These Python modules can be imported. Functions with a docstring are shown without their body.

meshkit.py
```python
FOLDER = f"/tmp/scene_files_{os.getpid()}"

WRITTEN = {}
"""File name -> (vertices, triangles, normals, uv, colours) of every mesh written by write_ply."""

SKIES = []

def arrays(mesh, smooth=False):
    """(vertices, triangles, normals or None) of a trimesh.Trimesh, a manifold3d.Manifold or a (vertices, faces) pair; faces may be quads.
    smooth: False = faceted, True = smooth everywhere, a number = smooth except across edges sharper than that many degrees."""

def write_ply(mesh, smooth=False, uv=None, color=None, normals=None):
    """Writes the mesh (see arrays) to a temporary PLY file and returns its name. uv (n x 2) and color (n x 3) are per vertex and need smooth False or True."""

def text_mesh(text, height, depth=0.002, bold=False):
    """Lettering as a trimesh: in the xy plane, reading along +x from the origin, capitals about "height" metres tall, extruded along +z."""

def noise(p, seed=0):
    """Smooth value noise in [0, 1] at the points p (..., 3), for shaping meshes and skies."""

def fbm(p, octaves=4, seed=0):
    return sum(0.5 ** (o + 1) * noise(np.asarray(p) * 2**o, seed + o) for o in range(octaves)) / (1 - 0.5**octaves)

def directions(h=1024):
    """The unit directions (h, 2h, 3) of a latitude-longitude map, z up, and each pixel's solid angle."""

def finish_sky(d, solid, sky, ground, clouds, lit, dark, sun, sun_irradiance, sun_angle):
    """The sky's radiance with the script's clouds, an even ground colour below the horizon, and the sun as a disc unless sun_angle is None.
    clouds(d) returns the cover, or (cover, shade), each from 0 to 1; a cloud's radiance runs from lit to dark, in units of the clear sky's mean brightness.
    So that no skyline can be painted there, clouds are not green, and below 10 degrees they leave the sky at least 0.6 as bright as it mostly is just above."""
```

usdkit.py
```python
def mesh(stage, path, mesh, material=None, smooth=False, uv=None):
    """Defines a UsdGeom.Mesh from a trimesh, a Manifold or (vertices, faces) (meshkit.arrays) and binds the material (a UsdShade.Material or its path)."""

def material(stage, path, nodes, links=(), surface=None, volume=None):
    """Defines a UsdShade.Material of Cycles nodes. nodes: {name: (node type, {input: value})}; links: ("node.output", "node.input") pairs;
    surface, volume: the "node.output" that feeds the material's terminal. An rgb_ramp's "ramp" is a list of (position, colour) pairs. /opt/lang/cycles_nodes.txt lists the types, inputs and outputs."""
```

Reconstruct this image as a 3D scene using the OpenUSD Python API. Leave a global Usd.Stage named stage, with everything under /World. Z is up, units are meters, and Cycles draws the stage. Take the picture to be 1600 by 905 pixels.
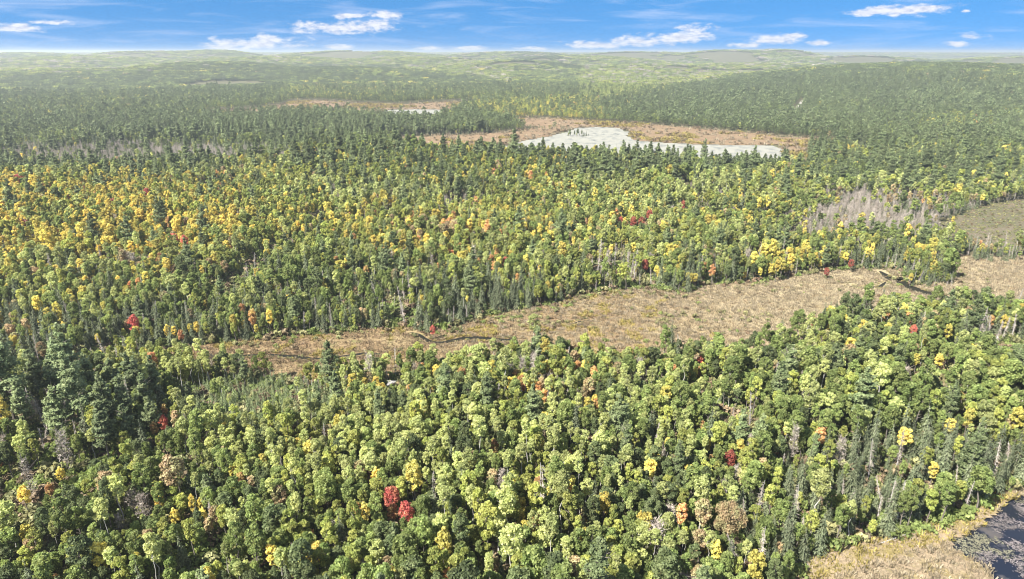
import math, numpy as np, trimesh, usdkit, meshkit
from pxr import Usd, UsdGeom, UsdLux, UsdShade, Sdf, Gf, Vt

stage = Usd.Stage.CreateInMemory()
UsdGeom.SetStageUpAxis(stage, 'Z')
UsdGeom.SetStageMetersPerUnit(stage, 1.0)
UsdGeom.Xform.Define(stage, '/World')
UsdGeom.Scope.Define(stage, '/World/Looks')

# ------------------------------------------------------------------ camera, sky, sun, exposure
CAM_H, PITCH, FPX, CX, CY = 120.0, math.radians(19.2), 1066.67, 800.0, 452.5
cam = UsdGeom.Camera.Define(stage, '/World/camera')
cam.CreateHorizontalApertureAttr(36.0)
cam.CreateVerticalApertureAttr(36.0 * 579 / 1024)
cam.CreateFocalLengthAttr(24.0)
cam.CreateClippingRangeAttr(Gf.Vec2f(1.0, 60000.0))
cam.AddTranslateOp().Set(Gf.Vec3d(0, 0, CAM_H))
cam.AddRotateXOp().Set(90.0 - math.degrees(PITCH))
cam.CreateExposureAttr(2.44)

SUN_AZ, SUN_EL = math.radians(-128.0), math.radians(46.0)          # azimuth from +y towards +x
SUN_DIR = np.array([math.sin(SUN_AZ) * math.cos(SUN_EL), math.cos(SUN_AZ) * math.cos(SUN_EL), math.sin(SUN_EL)])
sun = UsdLux.DistantLight.Define(stage, '/World/sun')
sun.CreateIntensityAttr(0.72)
sun.CreateAngleAttr(0.5)
sun.CreateNormalizeAttr(True)
sun.CreateColorAttr(Gf.Vec3f(1.0, 0.955, 0.87))
zax = SUN_DIR
xax = np.cross([0, 0, 1.0], zax); xax /= np.linalg.norm(xax)
yax = np.cross(zax, xax)
M = Gf.Matrix4d(1.0)
for r, a in enumerate((xax, yax, zax)):
    M.SetRow3(r, Gf.Vec3d(*map(float, a)))
sun.AddTransformOp().Set(M)

SKY_STRENGTH = 0.085


def pix_dir(u, v):
    """World direction through a point of the photograph."""
    x, y = (u - CX) / FPX, (CY - v) / FPX
    cp, sp = math.cos(PITCH), math.sin(PITCH)
    return np.array([x, cp + y * sp, -sp + y * cp])


def flat(u, v, z=0.0):
    d = pix_dir(u, v)
    t = (z - CAM_H) / d[2]
    return np.array([d[0] * t, d[1] * t])


def at_dist(u, v, dist):
    d = pix_dir(u, v)
    t = dist / d[1]
    return np.array([d[0] * t, dist, CAM_H + d[2] * t])


def project(P):
    P = np.asarray(P, float)
    cp, sp = math.cos(PITCH), math.sin(PITCH)
    x, y, z = P[..., 0], P[..., 1], P[..., 2] - CAM_H
    f = y * cp - z * sp
    up = y * sp + z * cp
    f = np.where(f < 1, 1, f)
    return CX + FPX * x / f, CY - FPX * up / f, f


def sky():
    """The dome: a physical sky looked up a little above the ray, and fair-weather clouds from noise in azimuth and elevation."""
    N, L = {}, []

    def n(name, kind, **inp):
        N[name] = (kind, inp)
        return name
    n('tc', 'texture_coordinate')
    n('sep', 'separate_xyz'); L.append(('tc.generated', 'sep.vector'))
    # lift the look-up so that the whole sky is the clear deep blue of a dry day
    n('zz', 'math', math_type='multiply_add', value2=0.72, value3=0.27); L.append(('sep.z', 'zz.value1'))
    n('dir', 'combine_xyz'); L += [('sep.x', 'dir.x'), ('sep.y', 'dir.y'), ('zz.value', 'dir.z')]
    n('nrm', 'vector_math', math_type='normalize'); L.append(('dir.vector', 'nrm.vector1'))
    n('sky', 'sky_texture', sky_type='single_scattering', sun_disc=False, sun_elevation=SUN_EL, sun_rotation=SUN_AZ, altitude=200.0,
      air_density=1.0, aerosol_density=0.35, ozone_density=2.0)
    L.append(('nrm.vector', 'sky.vector'))
    n('hs', 'hsv', saturation=1.40, value=0.415); L.append(('sky.color', 'hs.color'))
    # azimuth, elevation
    n('az', 'math', math_type='arctan2'); L += [('sep.x', 'az.value1'), ('sep.y', 'az.value2')]
    n('el', 'math', math_type='arcsine'); L.append(('sep.z', 'el.value1'))
    n('ae', 'combine_xyz', z=0.0); L += [('az.value', 'ae.x'), ('el.value', 'ae.y')]
    n('wm', 'mapping', scale=(1.0, 2.6, 1.0)); L.append(('ae.vector', 'wm.vector'))
    n('wn', 'noise_texture', scale=38.0, detail=7.0, roughness=0.58, distortion=0.3); L.append(('wm.vector', 'wn.vector'))
    n('wn2', 'noise_texture', scale=95.0, detail=5.0, roughness=0.6); L.append(('wm.vector', 'wn2.vector'))
    # cumulus: (u, v, half width, half height) in degrees of sky
    cumulus = [(398, 69, 92, 13), (352, 74, 42, 8), (420, 62, 45, 10), (540, 44, 95, 13), (470, 49, 30, 7), (580, 38, 55, 11), (600, 23, 38, 7), (553, 25, 40, 5),
               (930, 70, 60, 9), (1010, 64, 75, 11), (1090, 50, 36, 15), (1060, 58, 50, 10), (1395, 17, 78, 12), (1440, 12, 66, 8), (1360, 20, 36, 7),
               (1520, 57, 32, 9), (1497, 69, 26, 7), (1215, 62, 42, 11), (1238, 56, 28, 6), (1283, 67, 26, 7), (1510, 17, 10, 4), (30, 43, 62, 9), (80, 36, 40, 6),
               (530, 74, 32, 6), (730, 75, 34, 5), (672, 76, 28, 4), (830, 76, 40, 4), (1160, 70, 36, 6),
               (1750, 40, 110, 16), (-160, 30, 120, 16), (-330, 58, 90, 12), (1960, 60, 90, 12), (200, -60, 150, 26), (1000, -120, 190, 34), (1500, -160, 160, 30), (600, -220, 220, 40)]
    last = None
    for i, (u, v, w, h) in enumerate(cumulus):
        d = pix_dir(u, v); d = d / np.linalg.norm(d)
        a, e = math.atan2(d[0], d[1]), math.asin(d[2])
        cz = (FPX * math.cos(math.atan2(abs(u - CX), FPX)) ** -2)
        sw, sh = w / cz, h / (FPX / math.cos(math.atan2(u - CX, FPX)) * 1.12)
        n(f'ca{i}', 'vector_math', math_type='subtract', vector2=(a, e, 0)); L.append(('ae.vector', f'ca{i}.vector1'))
        n(f'cb{i}', 'vector_math', math_type='multiply', vector2=(1 / sw, 1 / sh, 0)); L.append((f'ca{i}.vector', f'cb{i}.vector1'))
        n(f'cc{i}', 'vector_math', math_type='length'); L.append((f'cb{i}.vector', f'cc{i}.vector1'))
        if last is None:
            last = f'cc{i}.value'
        else:
            n(f'cm{i}', 'math', math_type='smoothmin', value3=0.35); L += [(last, f'cm{i}.value1'), (f'cc{i}.value', f'cm{i}.value2')]
            last = f'cm{i}.value'
    n('p1', 'math', math_type='multiply_add', value2=-1.0, value3=0.95); L.append((last, 'p1.value1'))
    n('p2', 'math', math_type='multiply_add', value2=2.2, value3=-1.1); L.append(('wn.fac', 'p2.value1'))
    n('p2b', 'math', math_type='multiply_add', value2=0.9, value3=-0.45); L.append(('wn2.fac', 'p2b.value1'))
    n('p3', 'math', math_type='add'); L += [('p1.value', 'p3.value1'), ('p2.value', 'p3.value2')]
    n('p4', 'math', math_type='add'); L += [('p3.value', 'p4.value1'), ('p2b.value', 'p4.value2')]
    n('cov', 'map_range', range_type='smoothstep', from_min=0.0, from_max=0.75, to_min=0.0, to_max=0.94, clamp=True); L.append(('p4.value', 'cov.value'))
    # thin high cloud, drawn out sideways
    n('sm', 'mapping', scale=(1.0, 9.0, 1.0), rotation=(0, 0, 0.03)); L.append(('ae.vector', 'sm.vector'))
    n('sn', 'noise_texture', scale=7.5, detail=8.0, roughness=0.6, distortion=0.6); L.append(('sm.vector', 'sn.vector'))
    n('sc', 'map_range', range_type='smoothstep', from_min=0.46, from_max=0.80, to_min=0.0, to_max=0.55, clamp=True); L.append(('sn.fac', 'sc.value'))
    n('lit', 'rgb_ramp', ramp=[(0.34, (0.56, 0.61, 0.76)), (0.6, (0.84, 0.86, 0.93))]); L.append(('wn2.fac', 'lit.fac'))
    n('cs', 'mix_color', blend_type='multiply', fac=1.0, b=(CLOUD,) * 3, use_clamp=False); L.append(('lit.color', 'cs.a'))
    n('m1', 'mix_color', use_clamp=False); L += [('sc.result', 'm1.fac'), ('hs.color', 'm1.a'), ('veil.value', 'm1.b')]
    n('veil', 'color', value=(0.62 * CLOUD, 0.72 * CLOUD, 0.95 * CLOUD))
    n('m2', 'mix_color', use_clamp=False); L += [('cov.result', 'm2.fac'), ('m1.result', 'm2.a'), ('cs.result', 'm2.b')]
    # bright broken cloud added over the unseen upper sky for white fill light
    n('pz', 'math', math_type='add', value2=0.14); L.append(('sep.z', 'pz.value1'))
    n('px', 'math', math_type='divide'); L += [('sep.x', 'px.value1'), ('pz.value', 'px.value2')]
    n('py', 'math', math_type='divide'); L += [('sep.y', 'py.value1'), ('pz.value', 'py.value2')]
    n('pp', 'combine_xyz', z=0.0); L += [('px.value', 'pp.x'), ('py.value', 'pp.y')]
    n('pn', 'noise_texture', scale=1.7, detail=9.0, roughness=0.55); L.append(('pp.vector', 'pn.vector'))
    n('pc', 'map_range', range_type='smoothstep', from_min=0.43, from_max=0.55, to_min=0.0, to_max=0.92, clamp=True); L.append(('pn.fac', 'pc.value'))
    n('pe', 'map_range', range_type='smoothstep', from_min=0.09, from_max=0.26, clamp=True); L.append(('sep.z', 'pe.value'))
    n('pk', 'math', math_type='multiply'); L += [('pc.result', 'pk.value1'), ('pe.result', 'pk.value2')]
    n('m3', 'mix_color', use_clamp=False, b=(0.80 * CLOUD, 0.84 * CLOUD, 0.93 * CLOUD)); L += [('pk.value', 'm3.fac'), ('m2.result', 'm3.a')]
    n('bg', 'background_shader', strength=SKY_STRENGTH); L.append(('m3.result', 'bg.color'))
    return usdkit.material(stage, '/World/Looks/sky', N, [(a.replace('veil.value', 'veil.color'), b) for a, b in L], surface='bg.background')


CLOUD = 2.55
dome = UsdLux.DomeLight.Define(stage, '/World/sky')
dome.CreateIntensityAttr(1.0)
UsdShade.MaterialBindingAPI.Apply(dome.GetPrim()).Bind(sky())
dome.GetPrim().SetCustomDataByKey('kind', 'structure')

HAZE_DENSITY = 1.0e-4


# ------------------------------------------------------------------ helpers
def tag(prim, label=None, category=None, group=None, kind=None):
    for k, v in (('label', label), ('category', category), ('group', group), ('kind', kind)):
        if v:
            prim.SetCustomDataByKey(k, v)


_used = {}


def numbered(name):
    i = _used.get(name, -1) + 1
    _used[name] = i
    return name if i == 0 else f'{name}_{i:03d}'


def smooth(a, b, x):
    t = np.clip((x - a) / (b - a), 0, 1)
    return t * t * (3 - 2 * t)


def nz(x, y, scale, seed, oct=3):
    p = np.stack([np.asarray(x) / scale + 1000, np.asarray(y) / scale + 1000, np.zeros(np.shape(x))], -1)
    return meshkit.fbm(p, oct, seed) * 2 - 1


def inside(poly, x, y):
    px, py = poly[:, 0], poly[:, 1]
    r = np.zeros(np.shape(x), bool)
    j = len(poly) - 1
    for i in range(len(poly)):
        c = ((py[i] > y) != (py[j] > y))
        with np.errstate(divide='ignore', invalid='ignore'):
            xi = (px[j] - px[i]) * (y - py[i]) / (py[j] - py[i]) + px[i]
        r ^= c & (x < xi)
        j = i
    return r


def edge_dist(poly, x, y):
    """Distance to the polygon's outline."""
    best = np.full(np.shape(x), 1e18)
    for i in range(len(poly)):
        a, b = poly[i - 1], poly[i]
        ab = b - a
        t = np.clip(((x - a[0]) * ab[0] + (y - a[1]) * ab[1]) / max(ab @ ab, 1e-9), 0, 1)
        best = np.minimum(best, (x - a[0] - t * ab[0]) ** 2 + (y - a[1] - t * ab[1]) ** 2)
    return np.sqrt(best)


def signed(poly, x, y):
    """Positive inside."""
    d = edge_dist(poly, x, y)
    return np.where(inside(poly, x, y), d, -d)


def line_dist(pts, x, y):
    best = np.full(np.shape(x), 1e18)
    for a, b in zip(pts[:-1], pts[1:]):
        ab = b - a
        t = np.clip(((x - a[0]) * ab[0] + (y - a[1]) * ab[1]) / max(ab @ ab, 1e-9), 0, 1)
        best = np.minimum(best, (x - a[0] - t * ab[0]) ** 2 + (y - a[1] - t * ab[1]) ** 2)
    return np.sqrt(best)


def ground_poly(pts):
    return np.array([flat(u, v) for u, v in pts])


# ------------------------------------------------------------------ open ground seen in the photograph (outlines on the ground plane)
MARSH = ground_poly([(-200, 618), (-60, 592), (0, 583), (40, 577), (75, 574), (140, 572), (200, 562), (262, 551), (300, 542), (350, 537), (400, 533), (470, 525), (540, 520), (600, 514),
                     (640, 512), (668, 522), (700, 514), (740, 500), (800, 487), (860, 478), (900, 464), (940, 457), (1000, 454), (1075, 459), (1100, 448), (1160, 444),
                     (1210, 440), (1260, 430), (1310, 423), (1380, 420), (1408, 423), (1420, 447), (1490, 440), (1484, 408), (1510, 401), (1600, 402), (1800, 398), (2000, 402),
                     (2000, 500), (1800, 500), (1600, 497), (1530, 503), (1480, 512), (1430, 500), (1390, 497), (1330, 500), (1285, 509), (1240, 536), (1180, 560), (1120, 567), (1060, 570),
                     (1000, 586), (940, 580), (900, 570), (830, 568), (770, 582), (715, 590), (640, 588), (570, 598), (515, 601), (450, 599), (400, 593), (330, 584), (262, 577),
                     (200, 577), (140, 584), (70, 598), (0, 610), (-200, 650)])
POND_MARSH = ground_poly([(1215, 960), (1240, 915), (1262, 880), (1290, 862), (1330, 850), (1372, 838), (1400, 842), (1440, 832), (1480, 824), (1520, 808), (1545, 785), (1575, 772), (1610, 766), (1680, 752),
                          (1780, 750), (1900, 790), (2000, 1000), (1900, 1200), (1500, 1300), (1200, 1100)])
POND = ground_poly([(1484, 848), (1496, 839), (1514, 836), (1530, 827), (1548, 812), (1560, 800), (1572, 790), (1590, 782), (1612, 774), (1680, 766), (1770, 775), (1850, 820), (1900, 960), (1780, 1060),
                    (1640, 1040), (1575, 960), (1556, 920), (1548, 892), (1530, 880), (1510, 868), (1494, 860)])
LAKE = ground_poly([(690, 246), (740, 238), (800, 226), (828, 219), (862, 212), (886, 206), (905, 200), (935, 198.5), (965, 200), (978, 206), (980, 213), (992, 219), (1040, 223.5), (1100, 226), (1160, 227), (1212, 227.5),
                    (1222, 238), (1240, 250), (1180, 262), (1000, 262), (860, 256), (740, 256)])
LAKE_MARSH = ground_poly([(560, 219), (640, 213), (692, 211), (740, 210), (790, 207), (815, 203), (826, 200), (800, 196), (800, 188), (822, 184), (870, 185), (920, 189), (960, 191), (1010, 194), (1070, 199), (1140, 205),
                          (1200, 210), (1222, 213), (1300, 218), (1390, 222), (1410, 226), (1330, 229), (1262, 232), (1262, 262), (1150, 268), (900, 264), (700, 262), (640, 240)])
UPPER_MARSH = ground_poly([(318, 176), (350, 172), (400, 170), (440, 163), (458, 157.5), (500, 157), (560, 161), (620, 163), (680, 160), (730, 157.5), (752, 161), (716, 172), (690, 186),
                           (640, 189), (590, 186), (540, 177), (480, 178), (400, 184), (330, 184)])
UPPER_LAKE = ground_poly([(592, 174.5), (612, 171.5), (650, 171), (690, 171.5), (688, 183), (660, 187), (630, 187), (604, 182)])
HEATH = ground_poly([(1462, 350), (1510, 332), (1545, 320), (1600, 312), (1700, 304), (1850, 306), (1850, 404), (1650, 400), (1592, 398), (1570, 396), (1530, 392), (1500, 382), (1470, 364)])
MEADOW = ground_poly([(270, 137.5), (330, 134), (380, 133), (425, 135), (412, 138), (350, 139), (300, 139.5)])
SCRUB_BAND = ground_poly([(-200, 262), (0, 253), (200, 240), (420, 226), (420, 218), (200, 222), (0, 230), (-200, 236)])
OPEN = [MARSH, POND_MARSH, LAKE, LAKE_MARSH, UPPER_MARSH, HEATH]
COPSE = ground_poly([(1416, 447), (1420, 424), (1440, 424), (1482, 414), (1492, 440), (1450, 449)])


def hill(u, v, dist, sx, sy, rot=0.0, tree=13.0):
    x, y, z = at_dist(u, v, dist)
    return (x, y, max(z - tree, 1.0), sx, sy, math.radians(rot))


HILLS = [hill(110, 285, 505, 190, 100, -4), hill(330, 268, 560, 120, 90), hill(560, 221, 690, 150, 110, 0, 17), hill(720, 224, 690, 120, 100, 0, 17), hill(860, 241, 660, 130, 100),
         hill(1560, 236, 800, 200, 110), (60, 210, 6, 90, 45, 0), (170, 235, 7, 80, 50, 0), (-110, 190, 5, 90, 40, 0),
         hill(1440, 97, 2500, 430, 560), hill(1600, 101, 2500, 600, 500), hill(1270, 116, 2350, 260, 420), hill(1130, 136, 2150, 260, 330), hill(1000, 152, 2000, 260, 200), hill(1900, 105, 2600, 900, 600),
         hill(60, 106, 3100, 800, 420), hill(330, 96, 3300, 420, 420), hill(540, 103, 3200, 420, 360), hill(-300, 100, 3200, 900, 500), hill(230, 140, 2250, 420, 200), hill(640, 122, 2800, 700, 320),
         hill(800, 93, 4000, 420, 420), hill(1000, 99, 3900, 420, 360), hill(420, 87, 4600, 700, 420), hill(120, 86, 4700, 600, 420), hill(660, 88, 4700, 500, 420), hill(900, 86, 5000, 600, 400),
         hill(230, 78.5, 6000, 520, 500), hill(330, 77.5, 6300, 450, 500), hill(560, 79, 6200, 800, 500), hill(800, 79.5, 6500, 700, 500), hill(1145, 77, 6200, 520, 500), hill(1215, 76, 6300, 330, 500),
         hill(1000, 80, 6600, 700, 500), hill(40, 81, 6400, 600, 500), hill(1320, 86, 5600, 700, 400), hill(1580, 88, 5200, 500, 400), hill(1700, 85, 6000, 900, 500), hill(-300, 81, 6500, 1000, 600),
         hill(1180, 97, 4300, 500, 300), hill(1900, 84, 6300, 900, 600)]


def terrain(x, y):
    x, y = np.asarray(x, float), np.asarray(y, float)
    acc = np.zeros(np.shape(x))
    for hx, hy, a, sx, sy, r in HILLS:
        dx, dy = x - hx, y - hy
        c, s = math.cos(r), math.sin(r)
        p, q = (dx * c + dy * s) / sx, (-dx * s + dy * c) / sy
        acc += (a * np.exp(-0.5 * (p * p + q * q) ** 1.15)) ** 9
    z = acc ** (1 / 9)
    R = np.hypot(x, y)
    z = z + nz(x, y, 55, 3) * 1.6 * smooth(40, 160, R) + nz(x, y, 420, 5) * 4.0 * smooth(1100, 2600, R) + nz(x, y, 1500, 8) * 7 * smooth(3500, 7000, R)
    # far rim of low country that closes the view
    z = z + smooth(9500, 13500, R) * (98 - z * 0.7 + nz(x, y, 1600, 12) * 4)
    z = np.maximum(z, 0.0) + 0.6
    near = R < 2600
    if np.any(near):
        xn, yn = x[near], y[near]
        wet = np.full(xn.shape, -1e9)
        for p in OPEN:
            wet = np.maximum(wet, signed(p, xn, yn))
        k = np.maximum(smooth(0, 45, -wet), 0)
        zn = z[near] * k
        zn = np.where(wet > 0, -0.5 * smooth(0, 3, wet), zn)
        z[near] = zn
    return z


# ------------------------------------------------------------------ materials
def leaf(name, a, b, c, translucency=0.3, rough=0.6):
    a, b, c = ([min(0.6, (1.34 if name.split('_')[0] in ('green', 'yellow', 'pale', 'golden') else 1.2) * (0.87 * q + 0.13 * (0.3 * col[0] + 0.6 * col[1] + 0.1 * col[2]))) for q in col] for col in (a, b, c))
    """Foliage: every tree its own mix of a and b, every spray of leaves a little of c."""
    return usdkit.material(stage, f'/World/Looks/{name}', {
        'oi': ('object_info', {}), 'at': ('attribute', {'attribute': 'tone'}), 'geo': ('geometry', {}),
        'm1': ('mix_color', {'a': a, 'b': b}),
        'm2': ('mix_color', {'b': c}),
        'k': ('math', {'math_type': 'multiply', 'value2': 0.35}), 'tc': ('texture_coordinate', {}), 'nn': ('noise_texture', {'scale': 0.42, 'detail': 2.0}),
        'nm': ('map_range', {'range_type': 'smoothstep', 'from_min': 0.42, 'from_max': 0.66, 'to_max': 0.55, 'clamp': True}), 'ka': ('math', {'math_type': 'add', 'use_clamp': True}), 'ofs': ('vector_math', {'math_type': 'scale', 'scale': 0.37}), 'tv': ('vector_math', {'math_type': 'add'}),
        'v': ('map_range', {'from_min': 0.0, 'from_max': 1.0, 'to_min': 0.62, 'to_max': 1.42}),
        'w1': ('white_noise_texture', {'dimensions': '1D'}),
        'vr': ('map_range', {'from_min': 0.0, 'from_max': 1.0, 'to_min': 0.70, 'to_max': 1.30}),
        'vv': ('math', {'math_type': 'multiply'}),
        'hs': ('hsv', {}),
        'p': ('principled_bsdf', {'roughness': rough, 'specular_ior_level': 0.25}),
        'tl': ('translucent_bsdf', {}), 'hs2': ('hsv', {'hue': 0.485, 'saturation': 1.1, 'value': 1.3}),
        'mx': ('mix_closure', {'fac': translucency})},
        [('oi.random', 'm1.fac'), ('m1.result', 'm2.a'), ('at.fac', 'k.value1'), ('oi.location', 'ofs.vector1'), ('tc.object', 'tv.vector1'), ('ofs.vector', 'tv.vector2'), ('tv.vector', 'nn.vector'), ('nn.fac', 'nm.value'), ('nm.result', 'ka.value1'), ('k.value', 'ka.value2'), ('ka.value', 'm2.fac'), ('at.fac', 'v.value'), ('oi.random', 'w1.w'), ('w1.value', 'vr.value'),
         ('v.result', 'vv.value1'), ('vr.result', 'vv.value2'), ('vv.value', 'hs.value'), ('m2.result', 'hs.color'), ('hs.color', 'p.base_color'), ('hs.color', 'hs2.color'), ('hs2.color', 'tl.color'),
         ('p.BSDF', 'mx.closure1'), ('tl.BSDF', 'mx.closure2')], surface='mx.closure')


def bark(name, a, b):
    return usdkit.material(stage, f'/World/Looks/{name}', {
        'tc': ('texture_coordinate', {}), 'mp': ('mapping', {'scale': (3.0, 3.0, 0.8)}), 'n': ('noise_texture', {'scale': 1.6, 'detail': 4.0}), 'r': ('rgb_ramp', {'ramp': [(0.35, a), (0.65, b)]}),
        'p': ('principled_bsdf', {'roughness': 0.85})},
        [('tc.object', 'mp.vector'), ('mp.vector', 'n.vector'), ('n.fac', 'r.fac'), ('r.color', 'p.base_color')], surface='p.BSDF')


def earth(name, stops, scale, scale2=None, bump=0.4, rough=0.9, tint=None):
    nodes = {'g': ('geometry', {}), 'n': ('noise_texture', {'scale': scale, 'detail': 8.0, 'roughness': 0.62}), 'n2': ('noise_texture', {'scale': scale2 or scale * 14, 'detail': 5.0, 'roughness': 0.6}),
             'r': ('rgb_ramp', {'ramp': stops}), 'v': ('map_range', {'from_min': 0.25, 'from_max': 0.75, 'to_min': 0.62, 'to_max': 1.3}), 'hs': ('hsv', {}),
             'b': ('bump', {'strength': bump, 'distance': 0.3}), 'p': ('principled_bsdf', {'roughness': rough, 'specular_ior_level': 0.15})}
    links = [('g.position', 'n.vector'), ('g.position', 'n2.vector'), ('n.fac', 'r.fac'), ('n2.fac', 'v.value'), ('v.result', 'hs.value'), ('r.color', 'hs.color'), ('hs.color', 'p.base_color'),
             ('n2.fac', 'b.height'), ('b.normal', 'p.normal')]
    return usdkit.material(stage, f'/World/Looks/{name}', nodes, links, surface='p.BSDF')


LOOK = {
    'green': leaf('green_leaves', (0.112, 0.164, 0.036), (0.152, 0.200, 0.046), (0.195, 0.222, 0.060), 0.45),
    'dark_green': leaf('dark_green_leaves', (0.070, 0.102, 0.035), (0.098, 0.130, 0.043), (0.130, 0.152, 0.055), 0.40),
    'yellow_green': leaf('yellow_green_leaves', (0.170, 0.220, 0.038), (0.230, 0.258, 0.044), (0.28, 0.28, 0.058), 0.45),
    'pale_green': leaf('pale_green_leaves', (0.215, 0.262, 0.072), (0.275, 0.302, 0.088), (0.32, 0.33, 0.115), 0.40),
    'golden': leaf('golden_leaves', (0.400, 0.350, 0.045), (0.460, 0.340, 0.046), (0.37, 0.365, 0.075), 0.36),
    'orange': leaf('orange_leaves', (0.450, 0.225, 0.075), (0.480, 0.200, 0.090), (0.42, 0.36, 0.10), 0.36),
    'rust': leaf('rust_leaves', (0.310, 0.210, 0.110), (0.340, 0.215, 0.110), (0.22, 0.24, 0.09)),
    'red': leaf('red_leaves', (0.340, 0.036, 0.050), (0.380, 0.078, 0.066), (0.40, 0.19, 0.08), 0.36),
    'spruce': leaf('spruce_needles', (0.064, 0.086, 0.042), (0.095, 0.117, 0.054), (0.140, 0.155, 0.080), 0.2),
    'pine': leaf('pine_needles', (0.078, 0.114, 0.040), (0.108, 0.142, 0.050), (0.155, 0.18, 0.072), 0.2),
    'young': leaf('young_conifer_needles', (0.115, 0.160, 0.066), (0.155, 0.195, 0.072), (0.20, 0.23, 0.09), 0.2),
    'twig': leaf('bare_twigs', (0.225, 0.185, 0.150), (0.275, 0.235, 0.195), (0.315, 0.275, 0.235), 0.1),
    'shrub': leaf('shrub_leaves', (0.115, 0.140, 0.048), (0.180, 0.180, 0.062), (0.23, 0.20, 0.085)),
    'sedge': leaf('yellow_sedge', (0.20, 0.155, 0.027), (0.16, 0.142, 0.025), (0.23, 0.185, 0.042), 0.25),
    'reed': leaf('dry_reed', (0.19, 0.15, 0.088), (0.22, 0.175, 0.105), (0.24, 0.20, 0.13), 0.2),
    'heather': leaf('rusty_bog_shrub', (0.145, 0.092, 0.052), (0.135, 0.105, 0.050), (0.17, 0.125, 0.07), 0.15),
    'bark': bark('grey_brown_bark', (0.09, 0.075, 0.06), (0.17, 0.15, 0.125)),
    'birch_bark': bark('pale_bark', (0.32, 0.30, 0.27), (0.50, 0.48, 0.44)),
    'dead_wood': bark('weathered_wood', (0.26, 0.24, 0.23), (0.45, 0.43, 0.41)),
}


# ------------------------------------------------------------------ tree shapes
class Buf:
    def __init__(s):
        s.v, s.f, s.t, s.n = [], [], [], 0

    def add(s, v, f, t):
        s.v.append(v); s.f.append(f + s.n); s.t.append(t); s.n += len(v)

    def get(s):
        return np.vstack(s.v), np.vstack(s.f), np.concatenate(s.t)


def cards(buf, c, n, size, rng, aspect=0.8, tone=None, along=None):
    """Irregular four-cornered sprays of leaves at c, facing n."""
    N = len(c)
    n = n / np.maximum(np.linalg.norm(n, axis=1, keepdims=True), 1e-9)
    if along is None:
        t = np.cross(n, rng.normal(size=(N, 3)))
    else:
        t = along - n * (along * n).sum(1, keepdims=True)
    t /= np.maximum(np.linalg.norm(t, axis=1, keepdims=True), 1e-9)
    b = np.cross(n, t)
    base = np.array([(-1, -0.25), (0.15, -1), (1, 0.2), (-0.2, 1)])
    k = base[None] + rng.uniform(-0.3, 0.3, (N, 4, 2))
    v = c[:, None] + size[:, None, None] * (k[..., :1] * t[:, None] + aspect * k[..., 1:] * b[:, None])
    v += n[:, None] * size[:, None, None] * rng.uniform(-0.18, 0.18, (N, 4, 1))
    i = np.arange(N)[:, None] * 4
    f = np.vstack([i + [0, 1, 2], i + [0, 2, 3]])
    tone = rng.random(N) if tone is None else tone
    buf.add(v.reshape(-1, 3), f, np.repeat(tone, 4))


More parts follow.
